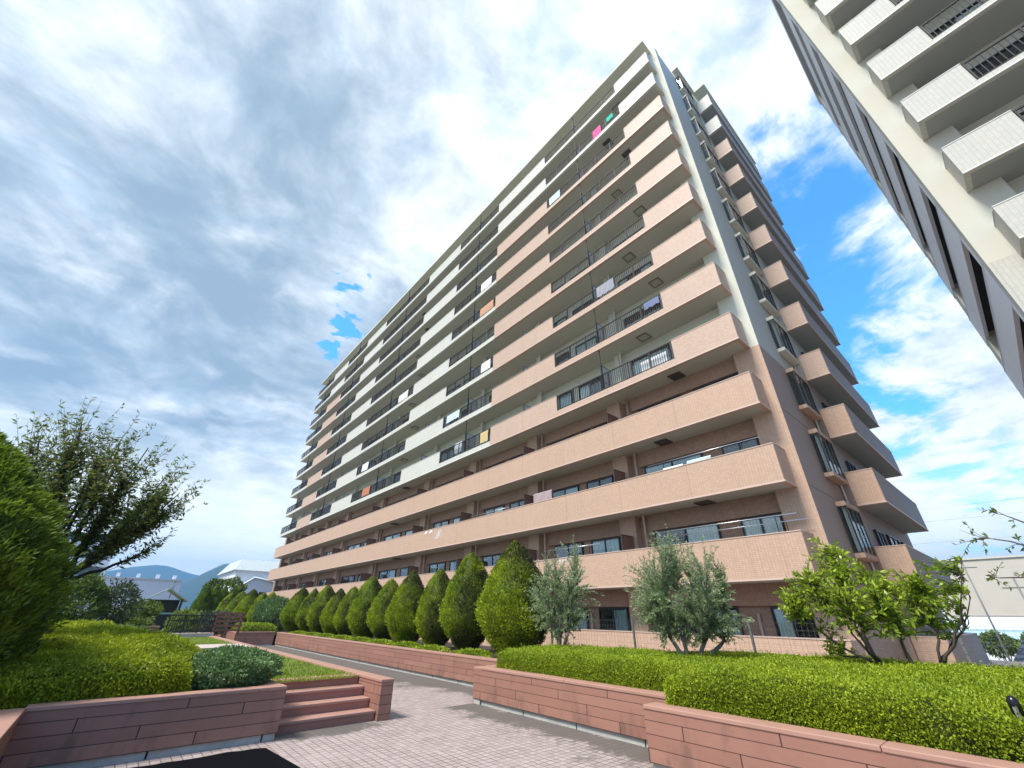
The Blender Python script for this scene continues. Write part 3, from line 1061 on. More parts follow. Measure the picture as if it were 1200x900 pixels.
cloth('sheet', 'white sheet on the seventh floor rail of the second bay', .06, 16.5, 17.6, Zt(7), .85, (.72, .74, .76))
cloth('towel', 'row of pale blue towels on the sixth floor rail of the second bay', .06, 20.2, 22.0, Zt(6), .7, (.50, .60, .70))
cloth('blanket', 'plain grey blanket on the seventh floor rail near the corner', .06, 5.2, 6.4, Zt(7), .8, (.30, .30, .33))
cloth('shirt', 'white shirts drying behind the fifth floor rail near the corner', .4, 3.2, 4.6, Zt(5) - .15, .75, (.66, .69, .72))
cloth('futon', 'pale futon airing on an eighth floor rail in the third bay', .06, 30.0, 32.0, Zt(8), .9, (.62, .60, .55))
cloth('sheet', 'white sheet on a sixth floor rail in the third bay', .06, 37.0, 38.6, Zt(6), .85, (.70, .72, .74))
cloth('cover', 'pale cover over the second floor parapet between the two olives', .075, 9.5, 10.4, Zt(2) + .03, .22, (.62, .64, .64))
GP = 'clothes poles on the lower balconies'
for (n, y0, y1, dz, dx, lab) in ((2, .1, 5.6, .62, .45, 'higher steel clothes pole on the second floor balcony at the corner'), (2, -.1, 5.6, .46, .75, 'lower steel clothes pole on the second floor balcony at the corner'),
                                 (3, .5, 5.2, .52, .5, 'steel clothes pole on the third floor corner balcony, above the towels'), (4, .7, 4.4, .16, .45, 'steel clothes pole just above the fourth floor corner parapet'),
                                 (4, 9.0, 12.2, .2, .45, 'steel clothes pole above the fourth floor parapet between two partitions'), (2, 8.2, 11.8, .5, .45, 'steel clothes pole on the second floor behind the right olive'),
                                 (3, 14.6, 18.6, .3, .45, 'steel clothes pole on the third floor behind the brown partition')):
    t = empty('clothes_pole', (X0 + dx, YC, Zt(n) + dz), lab, 'clothes pole', GP)
    MB().tube([(0, y0, 0), (0, y1, 0)], .017, 8).build('pole', M_steel, t)
    for yy in (y0 + .7, y1 - .7):
        br = MB()
        br.tube([(-.02, yy, .03), (.06, yy, .03), (.10, yy, -.05), (.10, yy, -dz - .9)], .014, 6)
        br.build('bracket', M_frame, t)
# air conditioners standing on the railed balconies
GA = 'air conditioners behind the railings'
ac0 = None
for n, y, lab in ((5, 9.2, 'white air conditioner on the fifth floor, left end of the right-hand railing'), (6, 3.3, 'white air conditioner on the sixth floor near the corner'), (7, 9.2, 'white air conditioner on the seventh floor, left end of its railing'),
                  (8, 3.3, 'white air conditioner on the eighth floor near the corner'), (5, 21.8, 'white air conditioner on the fifth floor in the second railed bay'), (6, 17.0, 'white air conditioner on the sixth floor in the second railed bay'), (9, 9.3, 'white air conditioner on the ninth floor, left end of the right-hand railing')):
    if ac0 is None:
        ac0 = t = empty('air_conditioner', (X0 + 1.15, YC + y, Fl(n)), lab, 'air conditioner', GA)
        MB().box(-.15, .15, -.4, .4, .06, .62).build('case', M_pipew, t, bevel=.012)
        f_ = MB()
        for i in range(7):
            f_.box(-.158, -.151, -.32, .12, .13 + i * .065, .15 + i * .065)
        f_.build('grille', M_galv, t)
        MB().box(-.13, .13, -.36, .36, 0, .06).build('foot', M_frame, t)
    else:
        t = ac0.copy()
        COL.objects.link(t)
        t.location = (X0 + 1.15, YC + y, Fl(n))
        t['label'] = lab
        for ch in ac0.children:
            q = ch.copy()
            COL.objects.link(q)
            q.parent = t
# plant pots behind the parapet
for (n, y, lab, s_) in ((4, 3.2, 'yellow green potted plant showing over the fourth floor parapet near the corner', .26), (4, 7.7, 'trailing green balcony plants on the fourth floor next to a brown partition', .34)):
    t = empty('potted_plant', (X0 + .42, YC + y, Fl(n)), lab, 'potted plant')
    MB().tube([(0, 0, .25), (0, 0, .86), (0, 0, .9)], [.10, .15, .16], 14).build('pot', M_pipe, t)
    c_ = rng.normal(0, s_ * .5, (420, 3)) * np.array([.6, 1.3, .5]) + np.array([0, 0, 1.12])
    V, Q = leaves(c_, rng.normal(size=(420, 3)) + np.array([0, 0, .5]), .10, .04)
    np_mesh('foliage', V, Q, M_citr, t, attrs={'tint': np.repeat(rng.random(420), 4)})

# ------------------------------------------------------------------ right-hand building
B2X, B2Y = 15.60, -3.186
B = empty('apartment_building', (B2X, B2Y, 0), 'cream apartment block cut off by the top right corner, seen from below', 'apartment building')
S2 = lambda k: 10.747 + 2.9 * k
R2 = S2(8) + .1
D2 = 11.3
LEN = 34
MB().box(WB, D2 - .3, -LEN, -.75, -5.9, R2).build('wall', M_plast2, B)
MB().box(1.0, WB, -.752, .63, S2(0) + .2, R2 + .3).build('corner_column', M_plast2, B)
MB().box(1.0, WB, -.752, .63, -5.9, S2(0) + .2).build('corner_column', M_cream, B)
MB().box(-.03, D2 + .1, -LEN, -.02, R2, R2 + .22).build('roof', M_plast2, B)
MB().box(WB, D2 + .1, -.02, .66, R2 + .001, R2 + .6).build('roof', M_grey, B)
for k in range(-4, 8):
    z0, z1 = S2(k), S2(k) + 1.325
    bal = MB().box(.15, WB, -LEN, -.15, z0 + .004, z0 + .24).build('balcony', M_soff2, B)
    seq = [(-1.55, 0), (-14.0, -8.2), (-26, -20)]
    for i, (y0, y1) in enumerate(seq):
        m_ = MB()
        m_.box(0, .15, y0, y1, z0, z1, 0)
        m_.box(-.02, 0, y0, y1, z0, z0 + .05, 1)
        m_.box(-.015, .165, y0, y1, z1, z1 + .028, 1)
        if i == 0:
            m_.box(.15, 1.0, -.15, 0, z0, z1, 0)
            m_.box(.165, 1.0, -.165, .015, z1, z1 + .028, 1)
        m_.build('parapet', [M_cream, M_lipw], bal)
    for (y0, y1) in ((-8.2, -1.55), (-20, -14)):
        cb = MB()
        cb.box(0, .15, y0, y1, z0, z0 + .25, 0)
        cb.box(-.02, 0, y0, y1, z0, z0 + .05, 1)
        cb.build('slab_edge', [M_cream, M_lipw], bal)
        railing(bal, .06, y0 + .03, y1 - .03, z0 + .25, z1 - .01, M_rail, .14)
    m_ = MB()
    m_.box(.2, 1.1, -5.22, -5.18, z0 + .3, z0 + 2.1)
    m_.build('partition', M_panelg, bal)
    if k >= -1:
        for (y0, y1) in ((-3.9, -1.3), (-8.6, -5.8), (-12.4, -9.6)):
            window(B, WB, y0, y1, z0 + .28, z0 + 2.2, [0, 2, 1, 0, 3][(k + int(-y0)) % 5])
# side of the right-hand building: open galleries one above the other
MB().box(WB, D2, -.749, -.6, -5.9, R2).build('gallery_wall', M_gallery_shade, B)
MB().box(10.3, D2, -.6, .60, -5.9, R2 - .01).build('gallery_end_wall', M_plast2, B)
for k in range(-5, 8):
    m_ = MB()
    m_.box(WB, D2 + .02, .50, .62, S2(k) - .95, S2(k) + .58)
    m_.box(WB, D2 + .02, .49, .632, S2(k) + .58, S2(k) + .62)
    gb_ = m_.build('gallery_parapet', M_grey, B)
    MB().box(WB, 10.3, -.599, .499, S2(k) - .7, S2(k) - .5).build('gallery_floor', M_gallery_shade, gb_)
MB().box(WB + .0, 1.9, .30, .615, -5.9, R2).build('gallery_column', M_grey, B)

# ------------------------------------------------------------------ planting
def cypress_mesh(h, rmax, n, leaf, seed, dry=True, low=.45, shape=.9, mat=None, lw=.42, wob_=.15):
    """crown mesh: inner body plus many small sprays; returns an object with its base at z=0"""
    global rng
    rng = np.random.default_rng(seed)
    prof = lambda t: rmax * np.where(t < .32, low + (1 - low) * np.sin(np.pi / 2 * np.clip(t / .32, 0, 1)), np.cos(np.pi / 2 * np.clip((t - .32) / .68, 0, 1)) ** shape)
    off = rng.uniform(0, 30)

    def pt(t, a, k=1.0):
        r = prof(t) * k
        p = np.stack([r * np.cos(a), r * np.sin(a), t * h], 1)
        nz = vnoise(p + off, 2.3) - .5
        nz2 = vnoise(p + off + 9, 6.0) - .5
        p[:, :2] *= (1 + wob_ * nz + .22 * nz2)[:, None]
        return p
    # inner body
    T, Aa = 22, 28
    tt, aa = np.meshgrid(np.linspace(0.0, .985, T), np.linspace(0, 2 * np.pi, Aa, endpoint=False), indexing='ij')
    Vc = pt(tt.ravel(), aa.ravel(), .90)
    idx = np.arange(T * Aa).reshape(T, Aa)
    Qc = np.stack([idx[:-1, :], np.roll(idx[:-1, :], -1, 1), np.roll(idx[1:, :], -1, 1), idx[1:, :]], -1).reshape(-1, 4)
    # sprays, sampled by area
    ts = rng.random(n * 3)
    ts = ts[rng.random(n * 3) < np.maximum(prof(ts) / rmax, .12)][:n]
    a = rng.uniform(0, 2 * np.pi, len(ts))
    C = pt(ts, a, 1.0)
    C[:, :2] *= (1 + rng.normal(-.015, .05, len(C)) + .10 * (rng.random(len(C)) > .93) * rng.random(len(C)))[:, None]
    nrm = unit(np.stack([np.cos(a), np.sin(a), np.full(len(a), .35)], 1))
    ax = nrm + np.array([0, 0, .55]) + rng.normal(0, .55, C.shape)
    ln = leaf * rng.uniform(.6, 1.35, len(C))
    V, Q = leaves(C, ax, ln, ln * lw)
    clump = vnoise(C + off + 3, 4.5)
    tint = np.clip(.15 + .75 * clump + rng.normal(0, .17, len(C)), 0, 1)
    d = np.zeros(len(C))
    if dry:
        side = (C[:, 0] * .76 - C[:, 1] * .65) / np.maximum(prof(ts), .05)  # dead-twig brown biased to the shaded side, so it paints shade too
        d = np.clip((vnoise(C + off + 17, 1.9) * 1.2 + .30 * side + rng.normal(0, .16, len(C)) - .50) * 2.8, 0, .92)
    V = np.concatenate([Vc, V])
    Q = np.concatenate([Qc, Q + len(Vc)])
    t_all = np.concatenate([np.full(len(Vc), .25), np.repeat(tint, 4)])
    d_all = np.concatenate([np.full(len(Vc), .35 if dry else 0), np.repeat(d, 4)])
    return V, Q, {'tint': t_all, 'dry': d_all}


G_C = 'clipped cypresses in a row'
protos = []
for i, (n_, sd_) in enumerate(((26000, 11), (22000, 12), (20000, 13), (20000, 14))):
    protos.append(cypress_mesh(2.72, .88, n_, .062, sd_, shape=(.80, .68, .86, .72)[i], low=(.46, .36, .28, .42)[i]))
meshes = {}
CYP = [(9.0, 10.25, 1.06, 2.98, 0, 'largest clipped cypress, nearest end of the row, touching the left olive'), (9.0, 12.6, .88, 2.82, 1, 'second cypress from the near end, trunk showing below its crown'),
       (9.0, 14.55, .75, 2.45, 3, 'third cypress from the near end, brown patches on its right'), (9.0, 16.65, .82, 2.5, 0, 'fourth cypress from the near end, in front of the second floor parapet'),
       (9.0, 18.55, .74, 2.28, 1, 'fifth cypress from the near end of the clipped row'), (9.0, 20.55, .84, 2.5, 3, 'sixth cypress of the row, taller than both neighbours'),
       (9.0, 22.6, .67, 2.12, 1, 'seventh cypress of the row, short and slim with greyish tip'), (9.0, 24.4, .70, 2.1, 0, 'eighth cypress from the near end, slim and leaning in the photo'),
       (9.0, 26.4, .80, 2.34, 3, 'ninth cypress from the near end of the clipped row'), (9.0, 28.6, .72, 2.24, 2, 'tenth cypress from the near end, behind the end of the long wall'),
       (9.0, 30.9, .92, 2.36, 0, 'eleventh cypress, beside the dark round shrub'), (8.7, 37.0, .75, 2.25, 1, 'cypress just beyond the dark round shrub'),
       (8.6, 39.2, .75, 2.3, 3, 'second cypress beyond the dark round shrub'), (8.4, 42.0, .95, 2.6, 0, 'third cypress beyond the dark round shrub, broad'),
       (8.2, 45.0, .9, 2.5, 1, 'fourth cypress beyond the dark round shrub'), (8.0, 48.2, .95, 2.6, 2, 'last small cypress at the far end of the row')]
for (x, y, rr, hh, pi_, lab) in CYP:
    t = empty('cypress', (x, y, .55), lab, 'cypress', G_C)
    if pi_ not in meshes:
        V, Q, at = protos[pi_]
        o = np_mesh('crown', V, Q, M_cyp, t, attrs=at)
        meshes[pi_] = o
        tr = MB().tube([(0, 0, -.05), (.02, .01, .3), (0, .02, 1.2)], [.06, .05, .04], 8).build('trunk', M_trunk, t)
        meshes['t'] = tr
    else:
        o = meshes[pi_].copy()
        COL.objects.link(o)
        o.parent = t
        tr = meshes['t'].copy()
        COL.objects.link(tr)
        tr.parent = t
    o.location = (0, 0, .10)
    o.scale = (rr / .95, rr / .95, hh / 2.72)
    o.rotation_euler = (0, 0, random.uniform(-.6, .6))
rng = np.random.default_rng(21)


def pip(P_, poly):
    x, y = P_[:, 0], P_[:, 1]
    c = np.zeros(len(P_), bool)
    n = len(poly)
    for i in range(n):
        x0, y0 = poly[i]
        x1, y1 = poly[(i + 1) % n]
        cond = ((y0 > y) != (y1 > y)) & (x < (x1 - x0) * (y - y0) / (y1 - y0 + 1e-12) + x0)
        c ^= cond
    return c


def pdist(P_, poly):
    d = np.full(len(P_), 1e9)
    n = len(poly)
    for i in range(n):
        a = np.array(poly[i])
        b = np.array(poly[(i + 1) % n]) - a
        t = np.clip(((P_ - a) @ b) / (b @ b), 0, 1)
        d = np.minimum(d, np.linalg.norm(P_ - a - t[:, None] * b, axis=1))
    return d


def hedge(name, label, poly, z0, z1, mat, n, leaf, rad=.16, und=.05, seed=1, visible=None, group=None, bumps=(), slope=None, spread=.8, gaps=.0, cat='hedge', und_s=.9, dens_front=1.5):
    """clipped hedge filling a plan polygon: rounded top, leaves over top and flanks"""
    global rng
    rng = np.random.default_rng(seed)
    poly = [tuple(map(float, p)) for p in poly]
    xs, ys = [p[0] for p in poly], [p[1] for p in poly]

    def ztop(P2, d):
        z = np.full(len(P2), z1)
        q = np.concatenate([P2, np.zeros((len(P2), 1))], 1)
        z += und * 2 * (vnoise(q + seed, und_s) - .5) + und * .8 * (vnoise(q + 7 + seed, 3.1) - .5)
        if slope:
            z -= slope[0] * (1 - np.clip((P2[:, 1] - slope[1]) / slope[2], 0, 1)) ** 2
        for (bx_, by_, br, bh) in bumps:
            z += bh * np.exp(-((P2[:, 0] - bx_) ** 2 + (P2[:, 1] - by_) ** 2) / br ** 2)
        k = np.clip(1 - d / rad, 0, 1)
        return z - rad * (1 - np.sqrt(np.maximum(0, 1 - k ** 2)))
    # body
    st = .11
    gx0, gx1 = min(xs) - .02, max(xs) + .02
    gy0, gy1 = min(ys) - .02, max(ys) + .02
    nx, ny = int((gx1 - gx0) / st) + 2, int((gy1 - gy0) / st) + 2
    X, Y = np.meshgrid(np.linspace(gx0, gx1, nx), np.linspace(gy0, gy1, ny), indexing='ij')
    P2 = np.stack([X.ravel(), Y.ravel()], 1)
    ins = pip(P2, poly)
    d = pdist(P2, poly)
    zt = np.where(ins & (d > .13), ztop(P2, np.maximum(d - .10, 0)) - .05, z0)
    Vc = np.concatenate([P2, zt[:, None]], 1)
    idx = np.arange(nx * ny).reshape(nx, ny)
    Qc = np.stack([idx[:-1, :-1], idx[1:, :-1], idx[1:, 1:], idx[:-1, 1:]], -1).reshape(-1, 4)
    keep = (ins[Qc].any(1))
    Qc = Qc[keep]
    # top leaves
    Pt = np.stack([rng.uniform(gx0, gx1, n * 3), rng.uniform(gy0, gy1, n * 3)], 1)
    Pt = Pt[pip(Pt, poly)]
    if visible is not None:
        Pt = Pt[visible(Pt)]
    Pt = Pt[:int(n * .72)]
    dt = pdist(Pt, poly)
    Ct = np.concatenate([Pt, ztop(Pt, dt)[:, None] + rng.normal(-.012, .016, len(Pt))[:, None]], 1)
    Nt = np.tile([0., 0, 1], (len(Pt), 1))
    # flank leaves
    segs = [(np.array(poly[i]), np.array(poly[(i + 1) % len(poly)])) for i in range(len(poly))]
    per = np.array([np.linalg.norm(b - a) for a, b in segs])
    m_ = int(n * .55 * dens_front)
    si = rng.choice(len(segs), m_, p=per / per.sum())
    a = np.array([segs[i][0] for i in si])
    b = np.array([segs[i][1] for i in si])
    u = rng.random(m_)[:, None]
    Pf = a + (b - a) * u
    e = unit(b - a)
    nf = np.stack([e[:, 1], -e[:, 0]], 1)
    area = sum((p[0] * q[1] - q[0] * p[1]) for p, q in zip(poly, poly[1:] + poly[:1]))
    if area < 0: nf = -nf
    zf = ztop(Pf, np.full(m_, rad))
    zz_ = z0 + (zf - rad * .25 - z0) * rng.random(m_) ** .9
    kk = np.clip((zz_ - (zf - rad)) / rad, 0, 1)
    inset = rad * (1 - np.sqrt(np.maximum(0, 1 - kk ** 2)))
    q3 = np.concatenate([Pf, zz_[:, None]], 1)
    wob = (vnoise(q3 + seed, 1.6) - .5) * und * 2.2 + rng.normal(-.012, .02, m_)
    Pf = Pf + nf * (wob - inset)[:, None]
    Cf = np.concatenate([Pf, zz_[:, None]], 1)
    Nf = np.concatenate([nf, np.full((m_, 1), .35)], 1)
    if visible is not None:
        kf = visible(Cf[:, :2])
        Cf, Nf = Cf[kf], Nf[kf]
    C = np.concatenate([Ct, Cf])
    Nn = np.concatenate([Nt, Nf])
    if gaps:
        g_ = vnoise(C + 31 + seed, 2.4) * .7 + vnoise(C + seed, 6) * .3
        kp = (g_ > gaps) | (rng.random(len(C)) < .4)
        C, Nn = C[kp], Nn[kp]
    ns = int(len(Ct) / 110)
    if ns:
        pk = rng.choice(len(Ct), ns, replace=False)
        hs = rng.uniform(.03, .085, ns)
        rep_ = 7
        tt_ = np.tile(np.linspace(.15, 1, rep_), ns)
        lean = np.repeat(rng.normal(0, .25, (ns, 2)), rep_, 0)
        Cq = np.repeat(Ct[pk], rep_, 0)
        hq = np.repeat(hs, rep_) * tt_
        Cq = Cq + np.stack([lean[:, 0] * hq, lean[:, 1] * hq, hq], 1)
        C = np.concatenate([C, Cq])
        Nn = np.concatenate([Nn, np.tile([0., 0., .7], (len(Cq), 1))])
    ax = Nn + rng.normal(0, spread, C.shape)
    ln = leaf * rng.uniform(.6, 1.3, len(C))
    V, Q = leaves(C, ax, ln, ln * .55)
    cl = vnoise(C + 50 + seed, 2.2) * .6 + vnoise(C + 11, 7) * .4
    tint = np.clip(.12 + .8 * cl + rng.normal(0, .12, len(C)), 0, 1)
    V = np.concatenate([Vc, V])
    Q = np.concatenate([Qc, Q + len(Vc)])
    o = np_mesh(name, V, Q, [mat, M_twig_shade], attrs={'tint': np.concatenate([np.full(len(Vc), .12), np.repeat(tint, 4)])}, mi=np.concatenate([np.ones(len(Qc)), np.zeros(len(Q) - len(Qc))]))
    return tag(o, label, cat, group)


hedge('boxwood_hedge', 'large bright green clipped hedge with a garden light in it, nearest at bottom right',
      [(5.74, 3.60), (5.74, -1.6), (10.3, -1.6), (10.4, 3.35), (8.9, 3.6), (7.2, 3.72), (6.2, 3.72)], .5, 1.0, M_hedge, 165000, .026, .17, .05, 3,
      visible=lambda p: p[:, 1] > -1.0, bumps=((6.0, .5, .35, -.10), (7.0, 2.4, .6, .06), (8.2, .9, .8, .07)), gaps=.30, spread=.75)
hedge('boxwood_hedge', 'bright green clipped hedge below the two olives, second from the right',
      [(6.60, 8.12), (6.58, 3.74), (7.2, 3.73), (8.9, 3.62), (10.4, 3.37), (10.4, 4.6), (9.2, 5.2), (8.7, 8.0), (7.6, 8.15)], .5, .97, M_hedge, 110000, .027, .17, .045, 4, gaps=.26, spread=.75)
hedge('azalea_mound', 'yellow green rounded azalea mound filling the left planter behind the dark wall',
      [(-2.6, 8.22), (.9, 8.22), (1.2, 8.3), (1.3, 9.2), (1.1, 10.6), (.6, 12.4), (-.4, 13.2), (-2.6, 13.2)], .5, 1.22, M_azal, 120000, .036, .24, .09, 5,
      bumps=((-.3, 12.0, .9, .08),), slope=(.30, 8.3, 2.2), spread=.85, gaps=.25)
hedge('azalea_mound', 'second lime green mound behind the left planter, in front of the dark clipped shrub',
      [(-2.8, 13.6), (-.3, 13.6), (.35, 14.2), (.3, 15.6), (-.6, 16.4), (-2.8, 16.4)], .5, 1.32, M_azal, 26000, .042, .34, .1, 6)
hedge('clipped_shrub', 'dark green clipped shrub on the lawn behind the lime green mounds',
      [(-.9, 16.9), (.6, 16.9), (1.1, 17.3), (1.1, 18.0), (.5, 18.15), (-.9, 18.15)], .5, 1.22, M_dkb, 9000, .055, .25, .08, 8, cat='shrub')
hedge('box_hedge', 'flat light green hedge in the far planter beyond the end of the long wall',
      [(5.95, 30.2), (7.7, 29.85), (8.0, 36.5), (5.95, 36.8)], .5, .98, M_hedge, 9000, .07, .22, .06, 9)


def bush(name, label, c, r, mat, n, leaf, seed, cat='shrub', trunk=None, group=None, lw=.5, flat=.0, lump=.28, dryp=False, droop=0.0, tint0=.1, shell=.55):
    """free-growing crown: leaves through an uneven ellipsoid, optional stem"""
    global rng
    rng = np.random.default_rng(seed)
    t = empty(name, (c[0], c[1], c[2]), label, cat, group)
    d = unit(rng.normal(size=(n * 2, 3)))
    rr = rng.random(n * 2) ** .33
    rr = shell + (1 - shell) * rr
    lumps = 1 + lump * 2 * (vnoise(d * 1.0 + seed, 2.1) - .5) + lump * 1.2 * (vnoise(d + 2 * seed, 5.0) - .5)
    C = d * rr[:, None] * lumps[:, None] * np.array([r[0], r[1], r[2]]) + np.array([0, 0, r[2] * (1 - flat) + (trunk or 0)])
    C = C[C[:, 2] > .02]
    g_ = vnoise(C + seed * 3, 2.2 / max(r[0], .5))
    C = C[(g_ > .30) | (rng.random(len(C)) < .5)][:n]
    ax = unit(C - np.array([0, 0, r[2] * .8 + (trunk or 0)])) + rng.normal(0, .7, C.shape) - np.array([0, 0, droop])
    ln = leaf * rng.uniform(.6, 1.35, len(C))
    V, Q = leaves(C, ax, ln, ln * lw)
    tint = np.clip(tint0 + .75 * vnoise(C + 4 + seed, 2.0 / max(r[0], .5)) + rng.normal(0, .16, len(C)), 0, 1)
    dd = np.clip((vnoise(C + 60, 1.5) - .6) * 3 + rng.normal(0, .1, len(C)), 0, .8) if dryp else np.zeros(len(C))
    np_mesh('crown', V, Q, mat, t, attrs={'tint': np.repeat(tint, 4), 'dry': np.repeat(dd, 4)})
    m_ = MB()
    hz = (trunk or 0) + r[2] * 1.0
    rt = .05 + .03 * r[0]
    m_.tube([(0, 0, -.1), (.03, .02, hz * .5), (-.02, .04, hz)], [rt, rt * .8, rt * .4], 8)
    for i in range(5):
        a = i * 1.26 + seed
        m_.tube([(0, .02, hz * .45), (math.cos(a) * r[0] * .4, math.sin(a) * r[1] * .4, hz * .75), (math.cos(a) * r[0] * .7, math.sin(a) * r[1] * .7, hz * 1.05)], [rt * .55, rt * .4, rt * .15], 6)
    m_.build('trunk', M_trunk, t)
    return t


bush('dark_shrub', 'grey green bush with pale leaf tips at the right end of the left planter', (1.72, 8.80, .5), (.70, .56, .29), M_dkb, 17000, .05, 31, 'shrub', lw=.45, lump=.16, tint0=.2)
bush('round_shrub', 'dark green round shrub between the cypresses at the far planter', (8.4, 33.8, .5), (1.35, 1.3, .98), M_dkb, 14000, .10, 32, 'shrub', lump=.12)
G_L = 'low clumps between the cypresses'
labs = ['first', 'second', 'third', 'fourth', 'fifth', 'sixth', 'seventh', 'eighth', 'ninth']
lowp = None
for i, (yy, lb) in enumerate(zip((11.4, 13.6, 15.6, 17.6, 19.6, 21.6, 23.5, 25.4, 27.5), labs)):
    lab = f'low green clump in the {lb} gap of the cypress row, counted from the near end'
    if lowp is None:
        lowp = bush('low_shrub', lab, (8.35, yy, .5), (.42, .75, .11), M_hedge, 3000, .06, 33, 'shrub', group=G_L, lump=.2)
    else:
        c_ = lowp.copy()
        COL.objects.link(c_)
        c_.location = (8.35 + random.uniform(-.1, .1), yy, .5)
        c_.rotation_euler = (0, 0, math.pi * (i % 2))
        c_['label'] = lab
        for ch in lowp.children:
            q = ch.copy()
            COL.objects.link(q)
            q.parent = c_


def bez(a, b, c, n):
    t = np.linspace(0, 1, n)[:, None]
    return (1 - t) ** 2 * a + 2 * t * (1 - t) * b + t ** 2 * c


def tree(name, label, base, forks, targets, tips, mat, bark, leaf, lw, per, seed, cat='tree', r0=.06, group=None, curve=.25, lift=.15, twig=.55, dry=0.0, spread=.7, rosette=0.0, tint0=.15, straight=.0, leafdir=.8, twigr=.006, reach=0, up=0.0):
    """trunk(s) -> limbs to `targets` -> twigs to `tips`; leaves sit along the twigs. coordinates relative to base"""
    global rng
    rng = np.random.default_rng(seed)
    t = empty(name, base, label, cat, group)
    m_ = MB()
    limbs = []
    for i, fk in enumerate(forks):
        fk = np.array(fk, float)
        p = bez(np.array([rng.normal(0, .03), rng.normal(0, .03), -.1]), np.array([fk[0] * .3, fk[1] * .3, fk[2] * .55]), fk, 6)
        m_.tube(p, list(np.linspace(r0, r0 * .72, 6)), 8)
        limbs.append(('trunk', p))
    for T in targets:
        T = np.array(T, float)
        fi = min(forks, key=lambda q: np.linalg.norm(np.array(q)[:2] - T[:2]))
        f_ = np.array(fi, float)
        ctrl = f_ + (T - f_) * .5 + np.array([0, 0, -lift * np.linalg.norm(T - f_)]) + rng.normal(0, curve * .3, 3)
        p = bez(f_, ctrl, T, 9)
        p[1:-1] += rng.normal(0, .015, (7, 3))
        m_.tube(p, list(np.linspace(r0 * .62, r0 * .14, 9)), 6)
        limbs.append(('limb', p))
    LP = np.concatenate([p[1:] for k, p in limbs if k == 'limb'])
    LD = np.concatenate([np.gradient(p, axis=0)[1:] for k, p in limbs if k == 'limb'])
    LI = np.concatenate([np.arange(1, len(p)) for k, p in limbs if k == 'limb'])
    Cs, As = [], []
    for q in tips:
        q = np.array(q, float)
        dist = np.linalg.norm(LP - q, axis=1)
        j = int(np.argmin(dist + .35 * rng.random(len(dist)) * twig))
        j -= int(min(reach, LI[j] - 1))
        a = LP[j]
        ctrl = a + unit(LD[j][None])[0] * np.linalg.norm(q - a) * (.45 if not straight else .2) + rng.normal(0, .03, 3) - np.array([0, 0, up * np.linalg.norm(q - a)])
        p = bez(a, ctrl, q, 7)
        m_.tube(p, [twigr, twigr * .9, twigr * .8, twigr * .7, twigr * .6, twigr * .5, twigr * .35], 4, cap=False)
        L_ = np.linalg.norm(np.diff(p, axis=0), axis=1).sum()
        k = max(4, int(per * (.6 + .8 * rng.random())))
        s_ = (.28 + .72 * rng.random(k)) if not rosette else 1 - rosette * rng.random(k) ** 1.4
        s_ = np.clip(s_, 0, .999) * 6
        i0 = s_.astype(int)
        fr = (s_ - i0)[:, None]
        pos = p[i0] * (1 - fr) + p[i0 + 1] * fr
        dr = unit(p[i0 + 1] - p[i0])
        side = unit(np.cross(dr, rng.normal(size=(k, 3))))
        Cs.append(pos)
        As.append(dr * leafdir + side * spread + rng.normal(0, .2, (k, 3)))
    C, Ax = np.concatenate(Cs), np.concatenate(As)
    ln = leaf * rng.uniform(.65, 1.25, len(C))
    V, Q = leaves(C, Ax, ln, ln * lw)
    tint = np.clip(tint0 + .5 * vnoise(C + seed, 1.9) + rng.normal(.1, .2, len(C)), 0, 1)
    dd = (rng.random(len(C)) < dry) * rng.random(len(C))
    np_mesh('crown', V, Q, mat, t, attrs={'tint': np.repeat(tint, 4), 'dry': np.repeat(dd, 4)})
    m_.build('trunk', bark, t)
    return t


def ell(c, r, n, seed, shell=.0, zmin=-9):
    g_ = np.random.default_rng(seed)
    d = unit(g_.normal(size=(n, 3)))
    rr = (shell + (1 - shell) * g_.random(n) ** .5)[:, None]
    q = d * rr * np.array(r) * (1 + .35 * (vnoise(d + seed, 2.5) - .5))[:, None] + np.array(c)
    return q[q[:, 2] > zmin]


# two olives
tree('olive_tree', 'silvery olive tree beside the largest cypress, left of the two olives', (8.45, 8.05, .55), [(.05, .1, .75), (-.15, -.2, .65), (.25, -.1, .7)],
     ell((0, -.1, 1.55), (.6, .65, .85), 16, 41, .5), list(ell((0, -.12, 1.52), (.86, .98, 1.14), 380, 42, .25)) + list(ell((0, .5, 1.3), (.5, .5, .6), 60, 37)) + list(ell((.1, -.55, 2.1), (.25, .3, .75), 40, 43)) + [(.1, -.1, 2.75), (.0, -.3, 2.7), (.2, -.5, 2.6)],
     M_olive, M_trunkg, .066, .25, 42, 44, 'olive tree', .045, spread=.75, tint0=.2, reach=2)
tree('olive_tree', 'bigger silvery olive tree standing in the hedge in front of the right windows', (8.7, 4.85, .55), [(.05, .12, .7), (.1, -.3, .65), (-.1, .3, .7), (.3, -.5, .6)],
     ell((0, -.05, 1.5), (.8, .9, .75), 20, 45, .5), list(ell((0, .05, 1.48), (1.0, 1.16, .95), 520, 46, .25)) + list(ell((.1, .75, 1.2), (.5, .6, .5), 80, 39)) + list(ell((.1, -.75, 1.0), (.45, .55, .4), 70, 38)) + list(ell((-.1, .05, 2.35), (.45, .5, .4), 60, 47)) + list(ell((.1, -.7, 1.9), (.35, .45, .75), 40, 48)) + [(.1, .1, 2.85), (0, .3, 2.75)],
     M_olive, M_trunkg, .068, .25, 42, 49, 'olive tree', .048, spread=.75, tint0=.2, reach=2)
